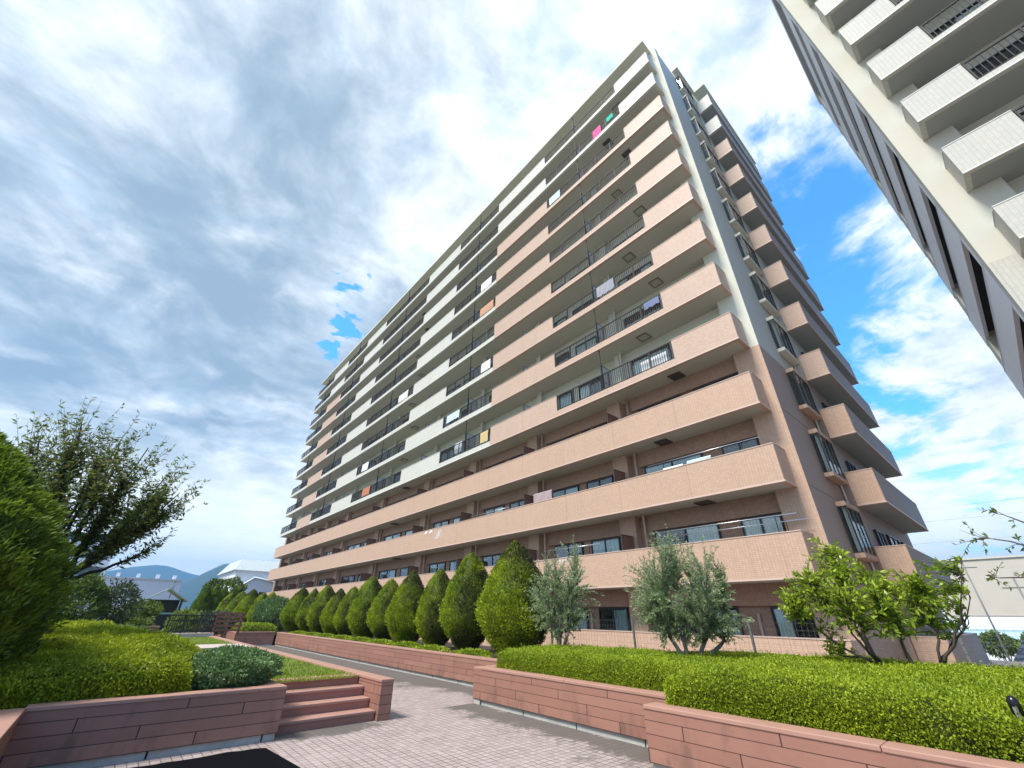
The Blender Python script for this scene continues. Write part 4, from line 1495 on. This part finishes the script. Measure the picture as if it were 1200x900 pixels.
# bright citrus-like tree on the right
tr_t = [(.0, 1.1, 1.15), (-.2, .7, 1.5), (.1, .35, 1.95), (.2, .0, 1.6), (-.2, -.1, 1.2), (.1, -.55, 1.35), (.1, -1.05, 1.3), (0, -1.15, 1.75), (.4, .5, 1.3), (-.4, .3, 1.1), (.3, -.9, 1.0), (.2, .9, .55)]
tips = list(ell((-.1, .45, 1.38), (.6, .88, .46), 330, 51, .2)) + list(ell((0, .42, 1.78), (.35, .42, .52), 120, 52)) + list(ell((.1, -.30, 1.15), (.45, .6, .36), 110, 53)) + list(ell((.05, -.85, 1.50), (.28, .26, .40), 46, 54)) + list(ell((.1, -.5, 1.22), (.4, .45, .30), 90, 58)) + list(ell((-.1, .15, 1.05), (.5, .7, .3), 90, 59)) + list(ell((.05, -.42, 1.45), (.35, .35, .3), 80, 60)) + list(ell((.1, .75, .62), (.2, .22, .2), 14, 55)) + list(ell((-.05, 1.15, 1.25), (.3, .32, .26), 70, 57))
tree('leafy_tree', 'bright green broadleaf tree with low forked trunk in the hedge at right', (9.0, 1.75, .55), [(.05, .25, .5), (.0, -.15, .45), (.1, -.45, .5)],
     tr_t, tips, M_citr, M_trunk, .088, .38, 13, 56, 'tree', .036, lift=.1, rosette=.85, spread=.8, tint0=.22, twigr=.008)
# sparse branches reaching in from the right edge
tr_t = [(.0, 1.25, 2.05), (.1, 1.0, 2.35), (-.1, 1.35, 1.55), (.2, .5, 2.3), (.0, .2, 1.9), (-.2, -.6, 2.2), (.3, -.8, 1.8)]
tips = [(.0, 1.62, 2.0), (.02, 1.60, 1.85), (.0, 1.5, 2.2), (0, 1.4, 2.3), (.1, 1.2, 2.45), (.1, 1.1, 2.4), (.05, 1.3, 2.12), (.0, 1.45, 2.02), (0, 1.5, 1.55), (0, 1.4, 1.65), (-.05, 1.3, 1.45), (0, 1.25, 1.75), (.1, 1.15, 1.9), (0, 1.1, 1.6), (.1, .95, 2.2), (.1, .95, 1.75), (0, 1.0, 1.4), (0, 1.2, 1.3), (0, 1.35, 1.9), (.1, 1.0, 2.05)] + list(ell((.1, -.3, 2.0), (.8, .9, .7), 60, 61))
tree('slender_tree', 'thin dark branches with sparse small leaves reaching in at the right edge', (9.0, -1.05, .55), [(.0, .1, 1.3)],
     tr_t, tips, M_cherry, M_trunk, .062, .42, 9, 62, 'tree', .045, lift=-.15, spread=.9, tint0=.1, twigr=.005)
# autumn-leaved tree on the left, behind the conifer
ct = (-1.0, 11.2, .55)
tr_t = [(1.35, .1, 2.3), (1.3, -.2, 3.2), (1.0, .3, 3.7), (.5, -.2, 4.0), (.0, .3, 4.2), (-.6, -.2, 4.2), (-1.1, .3, 3.9), (-1.5, 0, 3.3), (.8, -.5, 2.6), (.4, .6, 3.0), (-.4, -.5, 3.2), (-1.0, .4, 2.7), (1.0, .6, 2.9), (.2, -.6, 3.4), (1.2, .0, 2.7), (-.2, .6, 3.6)]
tips = list(ell((-.15, 0, 3.15), (1.8, 1.1, 1.2), 400, 71, .2, 1.95)) + list(ell((.85, 0, 2.85), (.75, .6, .85), 170, 72, 0, 1.85)) + list(ell((-.5, 0, 3.9), (1.15, .7, .8), 130, 74)) + [(x + .1, y, 3.9 + h) for x, y, h in ((-1.6, 0, .3), (-1.2, .1, .75), (-.9, 0, .95), (-.65, .2, .85), (-.3, 0, .95), (.0, .1, .8), (.3, 0, .75), (.65, .1, .5), (1.0, 0, .2), (1.25, .1, .05), (1.45, 0, -.3), (1.6, .1, -.55), (1.7, 0, -.8))] + \
       [(.9, .0, 4.2), (.45, .1, 4.6), (.1, 0, 4.75), (-.55, .1, 4.85), (-.7, 0, 4.8), (-1.0, .1, 4.55), (-1.3, 0, 4.3), (1.15, 0, 4.0), (1.3, .1, 3.85), (1.6, 0, 3.45), (1.65, .1, 3.3), (1.7, 0, 3.6), (1.55, .0, 2.9), (1.5, 0, 2.5), (1.35, .1, 2.2), (.2, .2, 4.4), (-.3, .2, 4.5), (.7, -.1, 4.3), (1.45, .1, 3.1)]
tree('cherry_tree', 'spreading dark tree with thin olive leaves against the sky at left', ct, [(.2, .0, 1.55), (-.15, .1, 1.6), (.1, -.1, 1.5)],
     tr_t, tips, M_cherry, M_trunkd, .105, .32, 20, 73, 'tree', .062, lift=.12, spread=.85, dry=.04, tint0=.05, leafdir=.45, twigr=.005, reach=3, up=.18)
# big conifer at the left edge
t = empty('conifer', (-2.12, 8.95, .5), 'dense dark green conifer cut off by the left edge of the photo', 'conifer')
V, Q, at = cypress_mesh(3.30, 1.42, 64000, .085, 81, dry=False, low=.62, shape=.85, lw=.26)
np_mesh('crown', V, Q, M_conif, t, attrs=at)
MB().tube([(0, 0, -.1), (0, 0, 2.5)], [.14, .06], 10).build('trunk', M_trunk, t)
rng = np.random.default_rng(90)

# ------------------------------------------------------------------ fence, light
t = empty('mesh_fence', (10.62, 0, .5), 'thin grey mesh fence with posts behind the hedges, in front of the terrace wall', 'fence')
for yy in (-4.6, -1.7, 1.15, 4.42, 7.4, 10.4, 13.4):
    MB().box(-.022, .022, yy - .022, yy + .022, 0, 1.06).build('post', M_fence, t)
wr = MB()
for k in range(8):
    zz_ = .14 + k * .125
    wr.box(-.033, -.0295, -4.6, 13.4, zz_ - .0016, zz_ + .0016)
wr.build('mesh_wire', M_fence, t)
wr = MB()
yy = -4.6
while yy < 13.4:
    wr.box(-.0285, -.0255, yy - .0014, yy + .0014, .1, 1.02)
    yy += .1
tag(wr.build('mesh_wire', M_fence, t), kind='stuff')
t = empty('garden_light', (6.02, .50, .52), 'black domed garden bollard light poking out of the near hedge', 'garden light')
m_ = MB()
rr = [(.03, 0), (.03, .34), (.040, .35), (.040, .47), (.037, .495), (.028, .515), (.014, .528), (.002, .532)]
m_.tube([(0, 0, z) for r_, z in rr], [r_ for r_, z in rr], 20)
m_.build('post', plain('black_lamp_metal', (.012, .013, .014), .25, .4), t)
MB().box(-.045, -.034, -.012, .016, .37, .455).build('lens', plain('milky_lens', (.20, .21, .21), .3), t)

# ------------------------------------------------------------------ far end of the lawn
t = empty('wooden_fence', (4.3, 28.0, LAWN_Z), 'leaning brown slatted wooden rail beside the far planter', 'fence')
for xx in (0, .55, 1.1):
    MB().box(xx - .05, xx + .05, -.05, .05, 0, 1.05).build('post', M_panelb, t)
for zz_ in (.25, .45, .65, .85, 1.0):
    MB().box(-.1, 1.2, -.09, -.052, zz_ - .05, zz_ + .05).build('slat', plain('red_brown_wood', (.24, .10, .065), .7, var=.2), t)
t = empty('railing_fence', (2.3, 27.6, LAWN_Z), 'black metal railing on a low pink stone base at the end of the lawn', 'fence')
MB().box(-.1, 1.95, -.35, .3, 0, .16).build('base', M_path, t)
for xx in (0, .62, 1.24, 1.85):
    MB().box(xx - .03, xx + .03, -.03, .03, .16, .88).build('post', M_rail, t)
MB().box(-.05, 1.9, -.035, .035, .88, .93).build('top_rail', M_rail, t)
bl = MB()
for k in range(20):
    bl.box(k * .095 - .01, k * .095 + .012, -.012, .012, .24, .88)
bl.box(-.05, 1.9, -.02, .02, .22, .26)
bl.box(-.05, 1.9, -.02, .02, .66, .70)
bl.build('baluster_panel', M_frame, t)
t = empty('brick_wall', (.2, 27.2, LAWN_Z), 'low reddish brick wall left of the black railing', 'garden wall')
MB().box(0, 1.8, 0, .25, 0, .42).build('base', M_stone, t)
MB().box(-.02, 1.82, -.02, .27, .42, .47).build('coping', M_cope, t)

bush('round_tree', 'dark olive round tree left of the far railing, behind the mounds', (-1.1, 27, .4), (.95, 1.0, 1.1), M_bg, 9000, .12, 101, 'tree', trunk=.25, tint0=-.02)
bush('grey_tree', 'grey green loose tree with a dark trunk right of the round olive tree', (.15, 27.8, .5), (.85, .9, .95), M_bgd, 2600, .13, 102, 'tree', trunk=.4, shell=.2)
bush('leaning_tree', 'yellow green tree with drooping crown in front of the dark pavilion', (1.2, 32.5, .3), (.95, 1.0, .55), M_bg, 5000, .13, 103, 'tree', trunk=.7, tint0=.25, shell=.3)
bush('yellow_shrub', 'yellow green shrub above the black railing', (3.3, 31.0, .2), (.75, .8, .68), M_bg, 5000, .12, 104, 'shrub', tint0=.32, shell=.3, trunk=.1)
bush('grey_shrub', 'grey green low shrub behind the wooden rail', (5.0, 33.5, .4), (1.2, .9, .62), M_bgd, 5000, .12, 105, 'shrub', tint0=.25)
bush('low_green_shrub', 'low green shrub behind the low brick wall', (.9, 29.5, .4), (1.1, .8, .5), M_bg, 4500, .11, 106, 'shrub', tint0=.1)
bush('rusty_shrub', 'rust tinged low shrub at the foot of the round olive tree', (-.6, 25.4, .5), (.9, .6, .35), M_bg, 3000, .10, 107, 'shrub', tint0=.3)
bush('big_shrub', 'deep green shrub mass under the spreading tree, left of the lime mounds', (-3.4, 20.5, .5), (1.7, 1.6, 1.3), M_dkb, 9000, .13, 108, 'shrub')
for i, (x, y, h, rr_, lab) in enumerate(((7.0, 57, 3.9, .8, 'tall narrow dark conifer at the far end, leftmost of four'), (7.9, 57.5, 4.0, .8, 'tall narrow dark conifer at the far end, second of four'), (8.8, 58, 3.9, .8, 'tall narrow dark conifer at the far end, third of four'), (9.7, 58, 3.9, .85, 'tall narrow dark conifer at the far end, rightmost of four'))):
    t = empty('tall_conifer', (x, y, .0), lab, 'conifer', 'tall conifers at the far end')
    o = meshes[i % 3].copy()
    COL.objects.link(o)
    o.parent = t
    o.data = meshes[i % 3].data
    o.location = (0, 0, .2)
    o.scale = (rr_ / .88, rr_ / .88, h / 2.72)
    tr = meshes['t'].copy()
    COL.objects.link(tr)
    tr.parent = t
    o.material_slots[0].link = 'OBJECT'
    o.material_slots[0].material = M_conif
bush('broad_tree', 'broad dark tree crown behind the four narrow conifers', (9.6, 64, 0), (2.3, 2.0, 1.7), M_bg, 6000, .26, 110, 'tree', trunk=1.8, tint0=-.05)
bush('red_shrub', 'small rust red shrub beside the narrow conifers', (9.3, 52, 0), (.55, .5, 1.0), leafmat('rust_foliage', (.10, .03, .015), (.26, .09, .04)), 2600, .12, 111, 'shrub', trunk=.2)

# pavilion
M_roofd = plain('dark_roof', (.035, .033, .036), .6, var=.2)
t = empty('pavilion', (2.55, 38, 0), 'small dark garden pavilion with a gabled roof behind the drooping tree', 'pavilion')
rf = MB()
for s_ in (-1, 1):
    rf.quad((0, -1.0, 2.95), (s_ * 1.15, -1.0, 2.25), (s_ * 1.15, 1.6, 2.25), (0, 1.6, 2.95))
    rf.quad((0, -1.0, 2.87), (s_ * 1.15, -1.0, 2.17), (s_ * 1.15, 1.6, 2.17), (0, 1.6, 2.87))
    rf.quad((0, -1.0, 2.95), (s_ * 1.15, -1.0, 2.25), (s_ * 1.15, -1.0, 2.17), (0, -1.0, 2.87))
rf.build('roof', plain('pale_roof_trim', (.42, .45, .44), .5), t)
MB().box(-.8, .8, .9, 1.0, .0, 2.3).build('back_wall', M_roofd, t)
for xx in (-.85, .85):
    for yy in (-.8, 1.2):
        MB().box(xx - .06, xx + .06, yy - .06, yy + .06, 0, 2.3).build('post', M_roofd, t)
MB().box(-.9, .9, -.86, -.80, 1.45, 1.55).build('beam', plain('green_beam', (.2, .32, .28), .6), t)

# ------------------------------------------------------------------ neighbours
M_wh = plaster('white_siding', (.74, .77, .80), .10)
M_gl = plain('far_window', (.05, .07, .09), .15, spec=.8)
M_slate = plain('grey_green_roof', (.42, .47, .47), .5, var=.15)
t = empty('white_hall', (-2.2, 70, -6), 'long low white hall beyond the garden at left, under the mountains', 'building')
MB().box(0, 7.9, 0, 14, 0, 10.95).build('wall', M_wh, t)
MB().box(-.15, 8.05, -.15, 14, 10.95, 11.12).build('roof', plain('hall_roof_edge', (.6, .63, .65), .5), t)
for xx in (1.4, 3.3, 5.2, 6.9):
    MB().box(xx, xx + .35, 1.0, 1.5, 11.12, 11.6).build('roof_vent', M_wh, t)
MB().tube([(7.2, -.06, 9.0), (7.2, -.06, 10.9)], .04, 6).build('rain_pipe', M_galv, t)
t = empty('apartment_house', (-9.4, 95, -6), 'pale distant apartment house with rows of balconies behind the spreading tree', 'building')
MB().box(0, 6.6, 0, 12, 0, 17.6).build('wall', M_wh, t)
for k in range(7):
    MB().box(-.1, 6.75, -1.1, -.001, 1.6 + k * 2.4, 2.55 + k * 2.4).build('balcony', M_wh, t)
    MB().box(.2, 6.4, -.06, -.004, 2.75 + k * 2.4, 3.9 + k * 2.4).build('window_band', M_gl, t)
t = empty('white_house', (11.6, 77, -6), 'white gabled house with grey green roof beside the left end of the apartment block', 'house')
MB().box(1.0, 9, 1.5, 16, 0, 13.4).build('wall', M_wh, t)
rf = MB()
rf.quad((.6, 1.0, 13.2), (9.4, 1.0, 13.2), (8.4, 3.4, 14.9), (1.6, 3.4, 14.9))
rf.quad((.6, 16.4, 13.2), (.6, 1.0, 13.2), (1.6, 3.4, 14.9), (1.6, 14, 14.9))
rf.quad((1.6, 3.4, 14.9), (8.4, 3.4, 14.9), (8.4, 14, 14.9), (1.6, 14, 14.9))
rf.build('roof', M_slate, t)
gm = MB()
gm.v += [(.5, 0, 0), (8.2, 0, 0), (8.2, 0, 11.2), (3.4, 0, 12.1), (.5, 0, 9.8), (.5, 1.49, 0), (8.2, 1.49, 0), (8.2, 1.49, 11.2), (3.4, 1.49, 12.1), (.5, 1.49, 9.8)]
gm.f += [(0, 1, 2, 3, 4), (5, 9, 8, 7, 6), (2, 7, 8, 3), (3, 8, 9, 4), (4, 9, 5, 0), (1, 6, 7, 2)]
gm.mi += [0] * 6
gm.smooth += [False] * 6
gm.build('front_wing', M_wh, t)
gr = MB()
gr.tube([(.4, -.1, 9.85), (3.4, -.1, 12.2), (8.3, -.1, 11.3)], .16, 6)
gr.build('verge', plain('pale_verge', (.6, .66, .68), .5), t)
for xx in (4.55, 5.35):
    MB().box(xx, xx + .62, -.06, -.004, 8.9, 10.3).build('window', M_gl, t)

# right: warehouse, roofs, poles
t = empty('warehouse', (130, -60, -6), 'huge plain cream warehouse on the right horizon', 'warehouse')
M_ware = plaster('cream_panels', (.52, .475, .40), .08)
MB().box(0, 60, 0, 75, 0, 18.4).build('wall', M_ware, t)
for k, zz_ in enumerate((8.4, 6.6)):
    MB().box(-.06, -.002, 0, 75, zz_, zz_ + .18).build('joint', plain('ware_joint', (.45, .43, .40), .7), t)
MB().box(-.25, 60, -.2, 75.2, 18.4, 18.7).build('roof_edge', plain('ware_edge', (.55, .51, .44), .6), t)
t = empty('low_hall', (85, -40, -6), 'low hall with a pale blue roof in front of the cream warehouse', 'building')
MB().box(0, 20, 0, 50, 0, 5.6).build('wall', M_wh, t)
rf = MB()
rf.quad((-.6, -.5, 5.5), (-.6, 50.5, 5.5), (10, 50.5, 7.1), (10, -.5, 7.1))
rf.quad((10, -.5, 7.1), (10, 50.5, 7.1), (20.6, 50.5, 5.5), (20.6, -.5, 5.5))
rf.build('roof', plain('pale_blue_roof', (.34, .50, .60), .4, var=.06), t)
t = empty('tiled_house', (46, -14, -6), 'house with a dark blue grey tiled roof below the right end of the hedge', 'house')
MB().box(0, 9, 0, 17.0, 0, 4.6).build('wall', M_wh, t)
M_kaw = tile('dark_roof_tile', (.10, .125, .165), (.05, .06, .08), pw=.9, ph=.28, rough=.4, var=.2, jw=.25)
rf = MB()
rf.quad((-.7, -.6, 4.4), (-.7, 17.6, 4.4), (4.5, 16, 6.6), (4.5, 1, 6.6))
rf.quad((4.5, 1, 6.6), (4.5, 16, 6.6), (9.7, 17.6, 4.4), (9.7, -.6, 4.4))
rf.quad((-.7, -.6, 4.4), (4.5, 1, 6.6), (9.7, -.6, 4.4), (9.7, -.6, 4.38))
rf.quad((-.7, 17.6, 4.4), (9.7, 17.6, 4.4), (4.5, 16, 6.6), (4.49, 16, 6.6))
rf.build('roof', M_kaw, t)
for yy in (3.0, 6.6, 10.2):
    MB().box(-.02 + .9, 1.9, yy, yy + 1.2, 4.9, 5.6).build('skylight', M_wh, t)
for i, (x, y, h, lab) in enumerate(((70, 4.6, 13.5, 'grey utility pole in front of the cream warehouse, left one'), (60, 1.2, 11.0, 'slanting grey utility pole in front of the warehouse, right one'))):
    t = empty('utility_pole', (x, y, -6), lab, 'utility pole', 'utility poles on the right')
    MB().tube([(0, 0, 0), (0, 0, h)], [.10, .065], 10).build('pole', M_fence, t)
    MB().box(-.05, .05, -1.0, 1.0, h - .9, h - .80).build('crossarm', M_fence, t)
for i, (z_, lab) in enumerate(((18.2, 'topmost thin power line crossing the right sky'), (16.2, 'middle thin power line crossing the right sky'), (12.9, 'lowest thin power line crossing the right sky'))):
    m_ = MB()
    pts = [(100, 40 - j * 10, z_ + .02 * (j - 6) ** 2 - .3) for j in range(13)]
    m_.tube(pts, .011, 4)
    tag(m_.build('power_line', M_rail), lab, 'power line', 'power lines on the right')
bush('street_tree', 'round tree in front of the warehouse at the right edge', (72, 1.4, -6), (1.7, 2.0, 1.5), M_bg, 2500, .35, 120, 'tree', trunk=3.6, tint0=.1)
bush('street_tree', 'small dark green tree by the white shop in front of the warehouse', (78, 5.4, -6), (1.3, 1.5, 1.1), M_bg, 2000, .3, 121, 'tree', trunk=4.2)
bush('dark_hedge_bush', 'dark green bush behind the near hedge at the right edge', (13.2, -.1, 0), (.75, .85, .56), M_dkb, 6000, .07, 122, 'shrub', trunk=.0)
t = empty('shop', (90, -8, -6), 'long white shop building with a dark window band in front of the warehouse', 'building')
MB().box(0, 10, 0, 20, 0, 8.0).build('wall', M_wh, t)
MB().box(-.06, -.004, 1, 19, 5.2, 6.6).build('window_band', plain('shop_glass', (.35, .45, .47), .2), t)

# ------------------------------------------------------------------ mountains and air
def ridge(name, az0, az1, d0, d1, pk, seed, mat, jag=.12):
    global rng
    rng = np.random.default_rng(seed)
    na, nd = 240, 26
    az = np.radians(np.linspace(az0, az1, na))
    dd = np.linspace(d0, d1, nd)
    A_, D_ = np.meshgrid(az, dd, indexing='ij')
    ka, ke = zip(*pk)
    el = np.interp(np.degrees(az), ka, ke)
    el = np.convolve(np.pad(el, 4, 'edge'), np.ones(9) / 9, 'valid')
    dm = (d0 + d1) / 2
    top = np.tan(np.radians(el)) * dm + 7.6
    tt = (dd - d0) / (d1 - d0)
    prof = np.sin(np.pi * np.clip(tt, 0, 1)) ** 1.1
    Hh = top[:, None] * prof[None]
    Pq = np.stack([np.sin(A_) * D_, np.cos(A_) * D_, np.zeros_like(A_)], -1).reshape(-1, 3)
    nz = (vnoise(Pq + 5e3, 1 / 260.) - .5) * 1.1 + (vnoise(Pq + 9e3, 1 / 90.) - .5) * .6
    z = Hh.ravel() * (1 + jag * nz) - 6.2
    Pq[:, 2] = z
    idx = np.arange(na * nd).reshape(na, nd)
    Q = np.stack([idx[:-1, :-1], idx[:-1, 1:], idx[1:, 1:], idx[1:, :-1]], -1).reshape(-1, 4)
    return tag(np_mesh(name, Pq, Q, mat, smooth=True), kind='structure')


M_mt = groundmat('forest_slopes', ((.012, .034, .022), (.022, .05, .03), (.03, .055, .035)), .008)
ridge('mountain', -40, 34, 2600, 4200, [(-40, 2.4), (-20, 3.0), (-6, 3.0), (-1.2, 3.4), (2.2, 4.1), (4.8, 3.4), (8, 3.0), (14, 3.4), (34, 2.6)], 5, M_mt, .10)
ridge('mountain', 2.0, 34, 1500, 2500, [(2.0, .1), (4.2, 2.1), (6.6, 3.7), (8.1, 4.65), (9.0, 4.2), (10.4, 3.5), (13, 2.9), (20, 3.4), (34, 2.0)], 6, M_mt, .08)

# haze: pale air round everything, sky outside
hz = MB().box(-5200, 5200, -5200, 5200, -7, 420)
hm_, hn, hb = new_mat('haze_air')
hn.n.remove(hb)
pv_ = hn.node('ShaderNodeVolumePrincipled')
pv_.inputs['Color'].default_value = (.22, .50, .92, 1)
pv_.inputs['Density'].default_value = .00032
pv_.inputs['Anisotropy'].default_value = .2
hn.l.new(pv_.outputs[0], hn.n['Material Output'].inputs['Volume'])
tag(hz.build('haze', hm_), kind='stuff')
